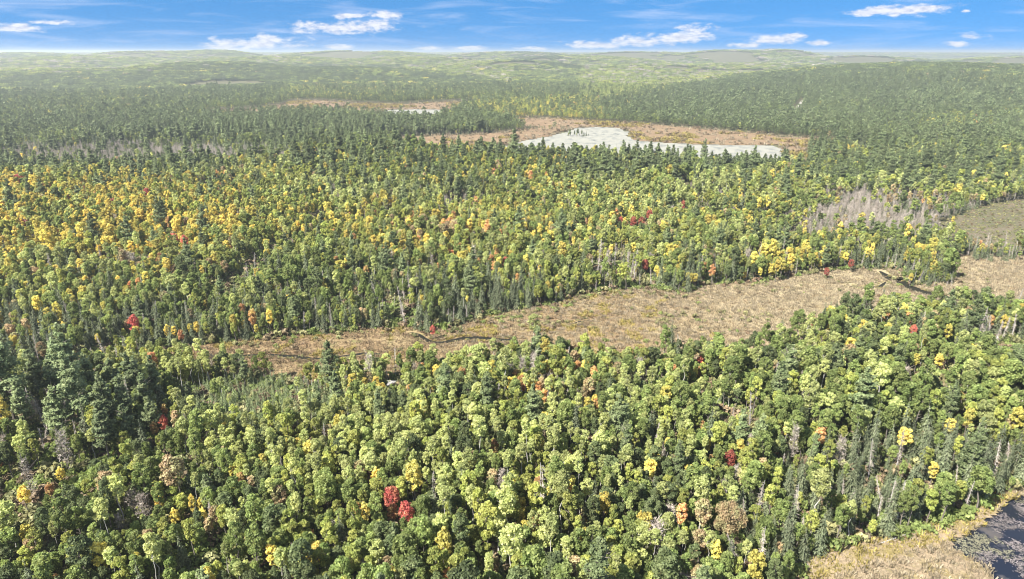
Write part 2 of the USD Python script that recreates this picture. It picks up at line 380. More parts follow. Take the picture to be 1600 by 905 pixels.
def stick(buf, a, b, ra, rb, sides=4, tone=0.5):
    a, b = np.asarray(a, float), np.asarray(b, float)
    d = b - a; d = d / max(np.linalg.norm(d), 1e-9)
    u = np.cross(d, [0.3, 0.9, 0.31] if abs(d[2]) > 0.9 else [0, 0, 1.0]); u /= np.linalg.norm(u)
    w = np.cross(d, u)
    ang = np.arange(sides) * 2 * math.pi / sides
    ring = np.cos(ang)[:, None] * u + np.sin(ang)[:, None] * w
    v = np.vstack([a + ra * ring, b + rb * ring])
    i = np.arange(sides); j = (i + 1) % sides
    f = np.vstack([np.stack([i, j, j + sides], 1), np.stack([i, j + sides, i + sides], 1)])
    buf.add(v, f, np.full(len(v), tone))


def trunk_mesh(rng, H, r0, limbs, cb, reach, lean=0.4, sides=6):
    b = Buf()
    pts = [np.zeros(3)]
    for k in range(1, 5):
        pts.append(np.array([rng.normal() * lean * k / 4, rng.normal() * lean * k / 4, H * k / 4]))
    for k in range(4):
        stick(b, pts[k], pts[k + 1], r0 * (1 - 0.22 * k), r0 * (1 - 0.22 * (k + 1)), sides)
    for k in range(limbs):
        t = cb + (H - cb) * rng.uniform(0.0, 0.75)
        i = min(int(t / H * 4), 3)
        p = pts[i] + (pts[i + 1] - pts[i]) * (t / H * 4 - i)
        a = rng.uniform(0, 2 * math.pi)
        L = reach * rng.uniform(0.5, 0.95)
        stick(b, p, p + np.array([math.cos(a) * L, math.sin(a) * L, L * rng.uniform(0.4, 1.0)]), r0 * 0.38, r0 * 0.1, 4)
    return b.get()


def broadleaf(seed, H=16, R=3.3, cb=4.0, lobes=22, N=1900, size=0.19, loose=0.0, squash=1.0):
    rng = np.random.default_rng(seed)
    hz = (H - cb) / 2
    C = np.array([0, 0, cb + hz])
    i = np.arange(lobes) + 0.5
    ph = np.arccos(1 - 1.8 * i / lobes); th = math.pi * (1 + 5 ** 0.5) * i + rng.uniform(0, 6)
    D = np.stack([np.cos(th) * np.sin(ph), np.sin(th) * np.sin(ph), np.cos(ph)], 1) + rng.normal(size=(lobes, 3)) * 0.2
    D /= np.linalg.norm(D, axis=1, keepdims=True)
    dome = np.where(D[:, 2] > 0, 1 - 0.22 * D[:, 2] ** 2, 1.0)          # narrower towards the top
    LC = C + D * np.array([R * 0.70, R * 0.70, hz * 0.78]) * (dome * rng.uniform(0.78, 1.08, lobes))[:, None]
    LR = R * rng.uniform(0.27, 0.44, lobes)
    b = Buf()
    P, Nn, T = [], [], []
    need = N
    while need > 0:
        k = rng.choice(lobes, need * 2, p=LR ** 2 / (LR ** 2).sum())
        d = rng.normal(size=(len(k), 3)) + 0.75 * D[k] + [0, 0, 0.2]
        d /= np.linalg.norm(d, axis=1, keepdims=True)
        p = LC[k] + d * (LR[k] * rng.uniform(0.62 - loose, 1.14 + loose, len(k)))[:, None]
        far = np.linalg.norm(p[:, None] - LC[None], axis=2) / LR[None]
        far[np.arange(len(k)), k] = 9
        ok = far.min(1) > 0.6
        p, d = p[ok][:need], d[ok][:need]
        P.append(p); Nn.append(d); T.append(np.clip(0.5 + 0.32 * rng.normal(size=len(p)), 0, 1))
        need -= len(p)
    P, Nn, T = np.vstack(P), np.vstack(Nn), np.concatenate(T)
    cards(b, P, Nn * 0.9 + rng.normal(size=P.shape) * 0.85 + [0, 0, 0.15], size * rng.uniform(0.65, 1.35, len(P)), rng, 0.8, T)
    return b.get()


def conifer(seed, H=15, R=1.7, base=0.05, levels=15, per=7, power=0.95, droop=0.42, wide=0.5, thin=1.0):
    """Whorls of drooping boughs round a leader: spruce, fir, young trees."""
    rng = np.random.default_rng(seed)
    b = Buf()
    V, F, T = [], [], []
    n = 0
    for k in range(levels):
        q = k / (levels - 1)
        z = H * (base + (0.965 - base) * q)
        r = R * (1 - q) ** power + 0.14
        m = max(3, int(round(per * (1 - 0.4 * q))))
        for a in np.arange(m) * 2 * math.pi / m + rng.uniform(0, 6):
            if rng.random() > thin:
                continue
            a += rng.normal() * 0.16
            L = r * rng.uniform(0.68, 1.15)
            o, s = np.array([math.cos(a), math.sin(a), 0]), np.array([-math.sin(a), math.cos(a), 0])
            w = wide * L * rng.uniform(0.7, 1.2) + 0.06
            zz = min(z + rng.uniform(-0.6, 0.6) * H / levels, H * 0.97)
            root = np.array([0, 0, zz + 0.12 * L])
            tip = o * L + [0, 0, zz - droop * L]
            mid = o * L * 0.55 + [0, 0, zz - 0.10 * L]
            e1, e2 = mid + s * w - [0, 0, 0.28 * w + 0.05], mid - s * w - [0, 0, 0.28 * w + 0.05]
            V += [root, e1, tip, e2, mid]
            F += [[n, n + 1, n + 4], [n + 1, n + 2, n + 4], [n + 2, n + 3, n + 4], [n + 3, n, n + 4]]
            T += [float(np.clip(0.45 + 0.3 * rng.normal(), 0, 1))] * 5
            n += 5
    top = np.array([0, 0, H])
    for a in range(4):
        o = np.array([math.cos(a * 1.57), math.sin(a * 1.57), 0])
        V += [top, o * 0.22 + [0, 0, H * 0.93], -o * 0.02 + [0, 0, H * 0.91]]
        F += [[n, n + 1, n + 2]]; T += [0.6] * 3; n += 3
    b.add(np.array(V), np.array(F), np.array(T))
    return b.get()


def spruce_crown(seed, H=14, R=2.1, base=0.05, levels=24, per=8, power=1.0, cardsper=8, size=0.21, thin=1.0):
    """Spruce or fir: many drooping boughs, each a row of small needle sprays, on a pointed cone."""
    rng = np.random.default_rng(seed)
    b = Buf()
    P, Nn, S, T, O = [], [], [], [], []
    for k in range(int(levels * per * 1.5)):
        if rng.random() > thin:
            continue
        q = 1 - math.sqrt(1 - rng.random() * 0.985)
        z = H * (base + (0.97 - base) * q)
        L = (R * (1 - q) ** power + 0.12) * rng.uniform(0.7, 1.18)
        a = rng.uniform(0, 2 * math.pi)
        o = np.array([math.cos(a), math.sin(a), 0]); s = np.array([-o[1], o[0], 0])
        n = max(2, int(cardsper * (0.35 + 0.65 * L / R)))
        t = (np.arange(n) + rng.uniform(0.3, 1.0, n)) / n
        p = o * (t * L)[:, None] + s * (rng.normal(size=n) * 0.16 * L * (1.15 - t))[:, None]
        p[:, 2] += z - 0.42 * L * t ** 1.4 + 0.1 * L + rng.normal(size=n) * 0.04
        P.append(p); O.append(np.tile(o - [0, 0, 0.45], (n, 1)) + rng.normal(size=(n, 3)) * 0.3)
        Nn.append(np.tile(o * 0.55 + [0, 0, 0.8], (n, 1)) + rng.normal(size=(n, 3)) * 0.35)
        S.append(size * rng.uniform(0.7, 1.35, n) * (0.75 + 0.4 * L / R))
        T.append(np.clip(rng.normal() * 0.2 + 0.25 + 0.35 * t + 0.12 * rng.normal(size=n), 0, 1))
    m = 10
    P.append(np.stack([rng.normal(size=m) * 0.06, rng.normal(size=m) * 0.06, H * (0.93 + 0.07 * np.arange(m) / m)], 1)); Nn.append(rng.normal(size=(m, 3)) + [0, 0, 0.4]); S.append(np.full(m, 0.15)); T.append(np.full(m, 0.6)); O.append(np.tile([0, 0, 1.0], (m, 1)))
    cards(b, np.vstack(P), np.vstack(Nn), np.concatenate(S), rng, 0.42, np.concatenate(T), np.vstack(O))
    return b.get()


def pine_crown(seed, H=20, R=3.4, tiers=10, N=90, size=0.3):
    """White pine: flat uneven shelves of needles on level limbs."""
    rng = np.random.default_rng(seed)
    b = Buf()
    for k in range(tiers):
        q = k / (tiers - 1)
        z = H * (0.36 + 0.6 * q)
        r = R * (0.35 + 0.65 * math.sin(math.pi * (0.25 + 0.72 * q)) ** 1.0) * rng.uniform(0.8, 1.15) * (1.12 - 0.62 * q)
        m = 6 if q < 0.85 else 4
        a0 = rng.uniform(0, 6)
        zl = z
        for j in range(m):
            a = a0 + j * 2 * math.pi / m + rng.normal() * 0.3
            L = r * rng.uniform(0.45, 1.25)
            z = zl + rng.normal() * H * 0.03
            o = np.array([math.cos(a), math.sin(a), 0]); s = np.array([-o[1], o[0], 0])
            n = int(N * (0.5 + 0.7 * L / R))
            t = rng.uniform(0.22, 1.0, n)
            wd = (0.16 + 0.42 * np.sin(np.clip(t, 0, 1) * 2.6)) * L * 0.75
            lat = rng.uniform(-1, 1, n) * wd
            up = 0.30 * L * t ** 1.5 + rng.normal(size=n) * 0.26 - 0.10 * np.abs(lat)
            p = o * (t * L)[:, None] + s * lat[:, None]
            p[:, 2] += z + up
            nn = np.tile([0, 0, 1.0], (n, 1)) + o * 0.35 + rng.normal(size=(n, 3)) * 0.38
            cards(b, p, nn, size * rng.uniform(0.6, 1.25, n), rng, 0.62, np.clip(0.35 + 0.3 * t + 0.25 * rng.normal(size=n), 0, 1))
    return b.get()


def bare_crown(seed, H=11, R=1.6, cb=2.5, N=60, twigs=260):
    """Leafless crown: rising limbs and fine twigs."""
    rng = np.random.default_rng(seed)
    b = Buf()
    for k in range(N):
        z = cb + (H - cb) * rng.random() ** 0.8
        a = rng.uniform(0, 2 * math.pi)
        L = R * rng.uniform(0.5, 1.1) * (1 - 0.55 * (z - cb) / (H - cb))
        p = np.array([0, 0, z]); e = p + [math.cos(a) * L, math.sin(a) * L, L * rng.uniform(0.5, 1.5)]
        stick(b, p, e, 0.045, 0.015, 3, rng.random())
        for _ in range(2):
            t = rng.uniform(0.3, 0.9)
            q = p + (e - p) * t
            g = rng.normal(size=3) * 0.35 * R + [math.cos(a) * 0.3, math.sin(a) * 0.3, 0.5]
            stick(b, q, q + g, 0.035, 0.012, 3, rng.random())
    if twigs:
        z = cb + (H - cb) * rng.random(twigs) ** 0.7
        a = rng.uniform(0, 6.3, twigs); r = R * np.sqrt(rng.random(twigs)) * (1.1 - 0.6 * (z - cb) / (H - cb))
        p = np.stack([np.cos(a) * r, np.sin(a) * r, z + 0.4 * r], 1)
        cards(b, p, rng.normal(size=(twigs, 3)), np.full(twigs, 0.3) * rng.uniform(0.5, 1.3, twigs), rng, 0.22)
    return b.get()


def snag(seed, H=11, stubs=60, R=1.0):
    """Dead conifer: a straight grey pole with broken drooping branches."""
    rng = np.random.default_rng(seed)
    t = Buf(); stick(t, (0, 0, 0), (rng.normal() * 0.2, rng.normal() * 0.2, H), 0.13, 0.04, 6)
    b = Buf()
    for k in range(stubs):
        q = rng.random() ** 0.9
        z = H * (0.14 + 0.83 * q)
        a = rng.uniform(0, 6.3)
        L = R * rng.uniform(0.35, 1.2) * (1.05 - 0.75 * q)
        p = np.array([0, 0, z]); e = p + [math.cos(a) * L, math.sin(a) * L, -0.35 * L + rng.normal() * 0.12]
        stick(b, p, e, 0.05, 0.018, 3, rng.random())
        if rng.random() < 0.7:
            g = p + (e - p) * 0.6
            stick(b, g, g + [rng.normal() * 0.3, rng.normal() * 0.3, -0.25], 0.03, 0.012, 3, rng.random())
    return t.get(), b.get()


def bush(seed, R=1.1, H=1.5, N=110, size=0.22):
    rng = np.random.default_rng(seed)
    b = Buf()
    k = 5
    lc = np.stack([rng.normal(size=k) * R * 0.4, rng.normal(size=k) * R * 0.4, H * rng.uniform(0.35, 0.65, k)], 1)
    lr = R * rng.uniform(0.35, 0.6, k)
    i = rng.integers(0, k, N)
    d = rng.normal(size=(N, 3)) + [0, 0, 0.5]; d /= np.linalg.norm(d, axis=1, keepdims=True)
    p = lc[i] + d * (lr[i] * rng.uniform(0.75, 1.1, N))[:, None]
    p[:, 2] = np.abs(p[:, 2])
    cards(b, p, d + rng.normal(size=(N, 3)) * 0.45, size * rng.uniform(0.6, 1.4, N), rng)
    return b.get()


def tuft(seed, R=0.8, H=0.9, N=26, w=0.09):
    """A tussock of upright blades that lean outwards."""
    rng = np.random.default_rng(seed)
    b = Buf()
    r = R * np.sqrt(rng.random(N)); a = rng.uniform(0, 6.3, N)
    p = np.stack([np.cos(a) * r, np.sin(a) * r, np.zeros(N)], 1)
    lean = np.stack([np.cos(a) * 0.45, np.sin(a) * 0.45, np.ones(N)], 1) + rng.normal(size=(N, 3)) * 0.3
    lean[:, 2] = np.abs(lean[:, 2])
    h = H * rng.uniform(0.55, 1.15, N)
    s = np.stack([-np.sin(a + rng.normal(size=N)), np.cos(a), np.zeros(N)], 1)
    v = np.stack([p - s * w * 1.4, p + s * w * 1.4, p + lean * h[:, None] + s * w * 0.6, p + lean * h[:, None] - s * w * 0.6], 1).reshape(-1, 3)
    i = np.arange(N)[:, None] * 4
    b.add(v, np.vstack([i + [0, 1, 2], i + [0, 2, 3]]), np.repeat(rng.random(N), 4))
    return b.get()


def put(path, data, look):
    v, f, t = data
    m = usdkit.mesh(stage, path, (v, f), LOOK[look] if isinstance(look, str) else look)
    UsdGeom.PrimvarsAPI(m).CreatePrimvar('tone', Sdf.ValueTypeNames.FloatArray, 'vertex').Set(Vt.FloatArray.FromNumpy(t.astype(np.float32)))
    m.CreateDoubleSidedAttr(True)
    return m


# ------------------------------------------------------------------ kinds: name -> list of (colour, shapes near, shapes mid)
#   each shape = dict(part name -> (mesh data, look)); radius = room it wants, h = nominal height
def shape_broadleaf(look, barklook='bark', **kw):
    def make(seed, lod):
        a = dict(kw)
        if lod == 1:
            a['N'] = int(a.get('N', 2400) * 0.24); a['size'] = a.get('size', 0.2) * 2.0; a['lobes'] = max(9, a.get('lobes', 22) // 2)
        rng = np.random.default_rng(seed + 500)
        return {'trunk': (trunk_mesh(rng, a.get('H', 16) * 0.86, a.pop('r0', 0.2), 7 if lod == 0 else 2, a.get('cb', 4.0), a.get('R', 3.3) * 0.8, sides=6 if lod == 0 else 4), barklook),
                'crown': (broadleaf(seed, **a), look)}
    return make


def shape_conifer(look, barklook='bark', **kw):
    def make(seed, lod):
        a = dict(kw)
        if lod == 1:
            a['cardsper'] = 4; a['levels'] = int(a.get('levels', 24) * 0.5); a['size'] = a.get('size', 0.21) * 1.75
        rng = np.random.default_rng(seed + 900)
        return {'trunk': (trunk_mesh(rng, a.get('H', 15) * 0.95, 0.14, 0, 2, 1, 0.05, 5), barklook), 'crown': (spruce_crown(seed, **a), look)}
    return make


def shape_pine(look, **kw):
    def make(seed, lod):
        a = dict(kw)
        if lod == 1:
            a['N'] = 20; a['size'] = 0.75
        rng = np.random.default_rng(seed + 700)
        return {'trunk': (trunk_mesh(rng, a.get('H', 20) * 0.97, 0.3, 16 if lod == 0 else 4, 7.5, 2.4, 0.25), 'bark'), 'crown': (pine_crown(seed, **a), look)}
    return make


def shape_bare(look, **kw):
    def make(seed, lod):
        a = dict(kw)
        if lod == 1:
            a['N'] = 16; a['twigs'] = 150
        rng = np.random.default_rng(seed + 300)
        return {'trunk': (trunk_mesh(rng, a.get('H', 11), 0.09, 0, 2, 1, 0.35, 4), 'bark'), 'crown': (bare_crown(seed, **a), look)}
    return make


def shape_snag(seed, lod, H=11.0, R=1.0):
    t, b = snag(seed, H, 110 if lod == 0 else 30, R)
    return {'trunk': (t, 'dead_wood'), 'branches': (b, 'twig')}


CLASSES = [  # (kind, colour, makers, room, height)
    ('broadleaf_tree', 'green', [shape_broadleaf('green', H=12.4, R=1.74), shape_broadleaf('green', H=13.7, R=1.53, cb=5), shape_broadleaf('green', H=11.2, R=2.02, lobes=28, N=2400), shape_broadleaf('green', H=9.9, R=1.33, cb=3.5, N=1360), shape_broadleaf('green', H=8.6, R=1.05, cb=2.5, N=960)], 1.37, 11.5),
    ('broadleaf_tree', 'dark green', [shape_broadleaf('dark_green', H=12.0, R=1.88, lobes=28, N=2240), shape_broadleaf('dark_green', H=13.3, R=1.61), shape_broadleaf('dark_green', H=10.2, R=1.39, cb=3.5, N=1440)], 1.40, 11.5),
    ('broadleaf_tree', 'yellow-green', [shape_broadleaf('yellow_green', H=12.0, R=1.61), shape_broadleaf('yellow_green', H=13.3, R=1.39, lobes=20), shape_broadleaf('yellow_green', H=9.9, R=1.33, cb=3.5, N=1360)], 1.30, 11.5),
    ('autumn_tree', 'golden yellow', [shape_broadleaf('golden', H=11.5, R=1.53, cb=4.0, N=1520), shape_broadleaf('golden', H=12.8, R=1.33, cb=4.5, N=1360), shape_broadleaf('golden', H=9.4, R=1.26, cb=3, N=1200)], 1.22, 11.2),
    ('autumn_tree', 'orange', [shape_broadleaf('orange', H=11.2, R=1.33, cb=4, N=1280), shape_broadleaf('orange', H=9.4, R=1.18, cb=3, N=1040, loose=0.14)], 1.15, 10.2),
    ('autumn_tree', 'rusty brown', [shape_broadleaf('rust', H=11.5, R=1.67, cb=4, N=1600, loose=0.14), shape_broadleaf('rust', H=9.9, R=1.26, cb=3.5, N=960, loose=0.18)], 1.25, 10.7),
    ('maple_tree', 'red', [shape_broadleaf('red', H=12.5, R=2.2, cb=4, N=1800), shape_broadleaf('red', H=11, R=1.9, cb=3, N=1400, loose=0.1)], 1.7, 12.0),
    ('aspen_tree', 'pale green', [shape_broadleaf('pale_green', 'birch_bark', H=13.7, R=1.30, cb=7, N=1360, size=0.17, loose=0.18, r0=0.13), shape_broadleaf('pale_green', 'birch_bark', H=12.4, R=1.45, cb=6, N=1440, size=0.17, loose=0.16, r0=0.13),
                                  shape_broadleaf('pale_green', 'birch_bark', H=14.5, R=1.15, cb=8, N=1200, size=0.17, loose=0.18, r0=0.12)], 1.00, 13.3),
    ('spruce_tree', 'dark green', [shape_conifer('spruce', H=13.5, R=2.2, size=0.25), shape_conifer('spruce', H=15.5, R=2.2, levels=27, size=0.25), shape_conifer('spruce', H=11, R=2.0, levels=20, size=0.25), shape_conifer('spruce', H=14, R=1.8, base=0.2, thin=0.8, size=0.25), shape_conifer('spruce', H=8.5, R=1.6, levels=16, size=0.25)], 1.72, 13.5),
    ('pine_tree', 'blue-green', [shape_pine('pine', H=19, R=3.3), shape_pine('pine', H=21, R=3.6, tiers=11), shape_pine('pine', H=17, R=2.9, tiers=9)], 2.5, 19.0),
    ('young_conifer', 'green', [shape_conifer('young', H=7.5, R=1.3, levels=15, size=0.18), shape_conifer('young', H=6, R=1.2, levels=13, size=0.18)], 1.0, 7.0),
    ('dead_tree', 'grey', [lambda s, l: shape_snag(s, l, 11.5, 1.1), lambda s, l: shape_snag(s, l, 8.0, 0.9), lambda s, l: shape_snag(s, l, 13.0, 1.5)], 1.25, 11.5),
    ('leafless_tree', 'pinkish grey', [shape_bare('twig', H=10, R=1.8, cb=1.5), shape_bare('twig', H=8.5, R=2.0, cb=1), shape_bare('twig', H=12, R=1.7, cb=2.5)], 1.4, 10.5),
    ('autumn_tree', 'pinkish brown', [shape_broadleaf('rust', H=15.0, R=4.7, cb=4.0, N=5600, lobes=15, loose=0.1)], 4.6, 15.0),
]
NC = len(CLASSES)
GREEN, DARK, YG, GOLD, ORANGE, RUST, RED, ASPEN, SPRUCE, PINE, YOUNG, DEAD, BARE, BROWN = range(NC)
W0 = dict(zip(range(NC), [0.0] * NC))


def mixof(**k):
    w = np.zeros(NC)
    for a, b in k.items():
        w[globals()[a]] = b
    return w


# forest make-up by where in the photograph it stands: (u, v, half width, half height, strength, mix)
REGIONS = [
    (800, 80, 4000, 62, 1.0, mixof(GREEN=.28, DARK=.50, YG=.07, GOLD=.012, RUST=.01, SPRUCE=.06, PINE=.08)),
    (800, 215, 4000, 32, 1.0, mixof(GREEN=.26, DARK=.38, YG=.05, GOLD=.012, SPRUCE=.14, PINE=.17)),
    (800, 340, 4000, 110, 1.0, mixof(GREEN=.26, DARK=.05, YG=.36, GOLD=.13, ORANGE=.015, RUST=.025, ASPEN=.13, PINE=.03, SPRUCE=.03, BARE=.03, RED=0)),
    (800, 480, 4000, 70, 1.0, mixof(GREEN=.36, DARK=.14, YG=.10, GOLD=.04, ORANGE=.015, RUST=.015, ASPEN=.09, SPRUCE=.18, PINE=.03, DEAD=.03, RED=.0015)),
    (800, 720, 4000, 190, 1.0, mixof(GREEN=.42, DARK=.13, YG=.17, GOLD=.03, ORANGE=.012, RUST=.022, ASPEN=.15, SPRUCE=.035, PINE=.02, DEAD=.015, BARE=.012, RED=0)),
    # far and lake country
    (130, 240, 330, 42, .9, mixof(GREEN=.34, DARK=.24, YG=.05, GOLD=.02, ASPEN=.06, SPRUCE=.10, PINE=.12, BARE=.10)),
    (230, 236, 300, 17, .97, mixof(DARK=.02, SPRUCE=.06, BARE=.91, PINE=.01)),
    (420, 196, 330, 16, .9, mixof(DARK=.34, GREEN=.12, SPRUCE=.30, PINE=.22)),
    (860, 168, 130, 18, .85, mixof(YG=.36, GOLD=.26, GREEN=.26, ORANGE=.06, PINE=.06)),
    (640, 140, 240, 16, .5, mixof(GREEN=.42, YG=.22, DARK=.2, GOLD=.1, RUST=.05)),
    (1000, 142, 110, 12, .6, mixof(GREEN=.35, YG=.35, GOLD=.16, DARK=.12)),
    (1290, 165, 340, 60, .85, mixof(DARK=.68, GREEN=.06, SPRUCE=.15, PINE=.09, YG=.015, RUST=.005)),
    (1150, 172, 140, 20, .7, mixof(DARK=.6, SPRUCE=.2, GREEN=.15, PINE=.05)),
    (1420, 115, 170, 12, .5, mixof(GREEN=.4, YG=.35, GOLD=.1, RUST=.1)),
    (1560, 121, 80, 6, .8, mixof(YG=.5, GOLD=.42, GREEN=.08)),
    (1490, 190, 70, 10, .5, mixof(YG=.5, GREEN=.3, GOLD=.15, RED=.01)),
    (1250, 228, 45, 20, .95, mixof(DARK=.3, SPRUCE=.5, PINE=.2)),
    (1420, 265, 180, 32, .85, mixof(DARK=.36, GREEN=.24, SPRUCE=.14, PINE=.2, YG=.06)),
    # the long slope across the marsh
    (150, 345, 330, 68, .95, mixof(GOLD=.60, YG=.25, GREEN=.06, ORANGE=.03, RUST=.015, ASPEN=.04, PINE=.025, BARE=.01, RED=.003)),
    (620, 340, 260, 46, .75, mixof(YG=.44, GOLD=.30, GREEN=.06, ASPEN=.10, ORANGE=.02, RUST=.03, BARE=.02, SPRUCE=.02)),
    (690, 252, 270, 34, .9, mixof(GREEN=.38, DARK=.24, YG=.14, GOLD=.09, ORANGE=.015, PINE=.12, SPRUCE=.02)),
    (640, 303, 140, 14, .9, mixof(BARE=.60, ASPEN=.16, PINE=.08, GREEN=.2, SPRUCE=.08)),
    (1060, 258, 200, 22, .85, mixof(GREEN=.32, DARK=.28, PINE=.22, SPRUCE=.08, YG=.06, GOLD=.04)),
    (980, 300, 130, 20, .6, mixof(GREEN=.4, YG=.34, ASPEN=.16, GOLD=.06)),
    (1200, 340, 170, 44, .75, mixof(GREEN=.38, YG=.28, GOLD=.19, DARK=.08, ASPEN=.05, SPRUCE=.02)),
    (1240, 290, 260, 14, .7, mixof(YG=.24, ASPEN=.24, GREEN=.24, BARE=.2, PINE=.06)),
    (1400, 336, 170, 40, .95, mixof(BARE=.78, GREEN=.03, SPRUCE=.16, RUST=.02, YG=.01)),
    (1560, 330, 90, 30, .9, mixof(BARE=.5, SPRUCE=.25, RUST=.1, GREEN=.15)),
    (1340, 380, 110, 22, .8, mixof(GREEN=.4, DARK=.24, GOLD=.17, YG=.12, SPRUCE=.07)),
    (1240, 405, 80, 22, .85, mixof(GOLD=.34, YG=.32, GREEN=.14, DEAD=.12, SPRUCE=.08)),
    (1390, 402, 90, 24, .8, mixof(SPRUCE=.42, GREEN=.2, GOLD=.15, DEAD=.12, YG=.1)),
    (1530, 385, 60, 22, .95, mixof(SPRUCE=.5, DARK=.25, DEAD=.1, RUST=.08, YG=.07)),
    (720, 380, 180, 30, .5, mixof(GREEN=.25, GOLD=.22, ORANGE=.12, RUST=.08, YG=.16, ASPEN=.14, SPRUCE=.03)),
    (150, 430, 260, 40, .7, mixof(GREEN=.3, YG=.22, GOLD=.16, ASPEN=.1, RUST=.04, SPRUCE=.1, DARK=.08)),
    (180, 515, 330, 45, .85, mixof(SPRUCE=.62, GREEN=.14, DARK=.06, YG=.05, GOLD=.05, DEAD=.07, RUST=.03, RED=.002)),
    (640, 480, 260, 50, .8, mixof(SPRUCE=.60, GREEN=.18, YG=.08, DARK=.06, GOLD=.025, DEAD=.04, RUST=.015)),
    (980, 430, 140, 30, .8, mixof(SPRUCE=.36, GREEN=.3, YG=.18, GOLD=.07, DEAD=.05, ASPEN=.04)),
    (200, 405, 60, 12, .7, mixof(BARE=.2, RUST=.2, ORANGE=.2, GREEN=.2, YG=.2)),
    # this side of the marsh
    (410, 608, 150, 40, 1.0, mixof(YOUNG=.972, GREEN=.012, ASPEN=.01, PINE=.006)),
    (905, 533, 90, 14, .9, mixof(SPRUCE=.9, GREEN=.07, YG=.03)),
    (110, 630, 150, 46, .85, mixof(PINE=.40, GREEN=.26, SPRUCE=.14, YG=.08, DEAD=.06, BARE=.06)),
    (300, 560, 60, 20, .8, mixof(GREEN=.3, YG=.6, ASPEN=.1)),
    (900, 590, 120, 26, .75, mixof(GOLD=.17, ORANGE=.09, RUST=.17, BARE=.17, GREEN=.2, YG=.12, SPRUCE=.04, ASPEN=.04)),
    (640, 690, 330, 70, .75, mixof(ASPEN=.42, GREEN=.2, YG=.28, GOLD=.03, SPRUCE=.03, DARK=.03)),
    (1080, 620, 230, 60, .75, mixof(ASPEN=.42, GREEN=.28, YG=.16, SPRUCE=.04, GOLD=.02, DARK=.06)),
    (1430, 560, 260, 60, .7, mixof(GREEN=.48, DARK=.22, ASPEN=.12, YG=.10, PINE=.04, GOLD=.012, DEAD=.012)),
    (1150, 540, 140, 26, .8, mixof(GREEN=.62, DARK=.2, ASPEN=.12, SPRUCE=.06)),
    (180, 800, 300, 100, .7, mixof(GREEN=.46, DARK=.22, YG=.2, GOLD=.035, RUST=.035, ASPEN=.03, SPRUCE=.015)),
    (960, 850, 260, 70, .7, mixof(GREEN=.33, YG=.2, ASPEN=.1, GOLD=.06, RUST=.05, SPRUCE=.2, DARK=.03, BARE=.03)),
    (560, 850, 200, 60, .55, mixof(GREEN=.48, YG=.26, SPRUCE=.12, GOLD=.05, DARK=.08)),
    (1190, 850, 70, 60, .8, mixof(SPRUCE=.7, DEAD=.08, GREEN=.08, GOLD=.05, RUST=.09)),
    (1410, 720, 200, 64, .85, mixof(SPRUCE=.82, GREEN=.06, YG=.045, DEAD=.045, GOLD=.01, PINE=.02)),
    (1290, 790, 130, 60, .8, mixof(SPRUCE=.80, YG=.07, GREEN=.05, DEAD=.08)),
    (1430, 800, 90, 34, .85, mixof(DEAD=.24, SPRUCE=.52, YG=.14, GREEN=.10)),
    (1560, 730, 90, 46, .9, mixof(SPRUCE=.78, PINE=.1, DEAD=.1)),
]

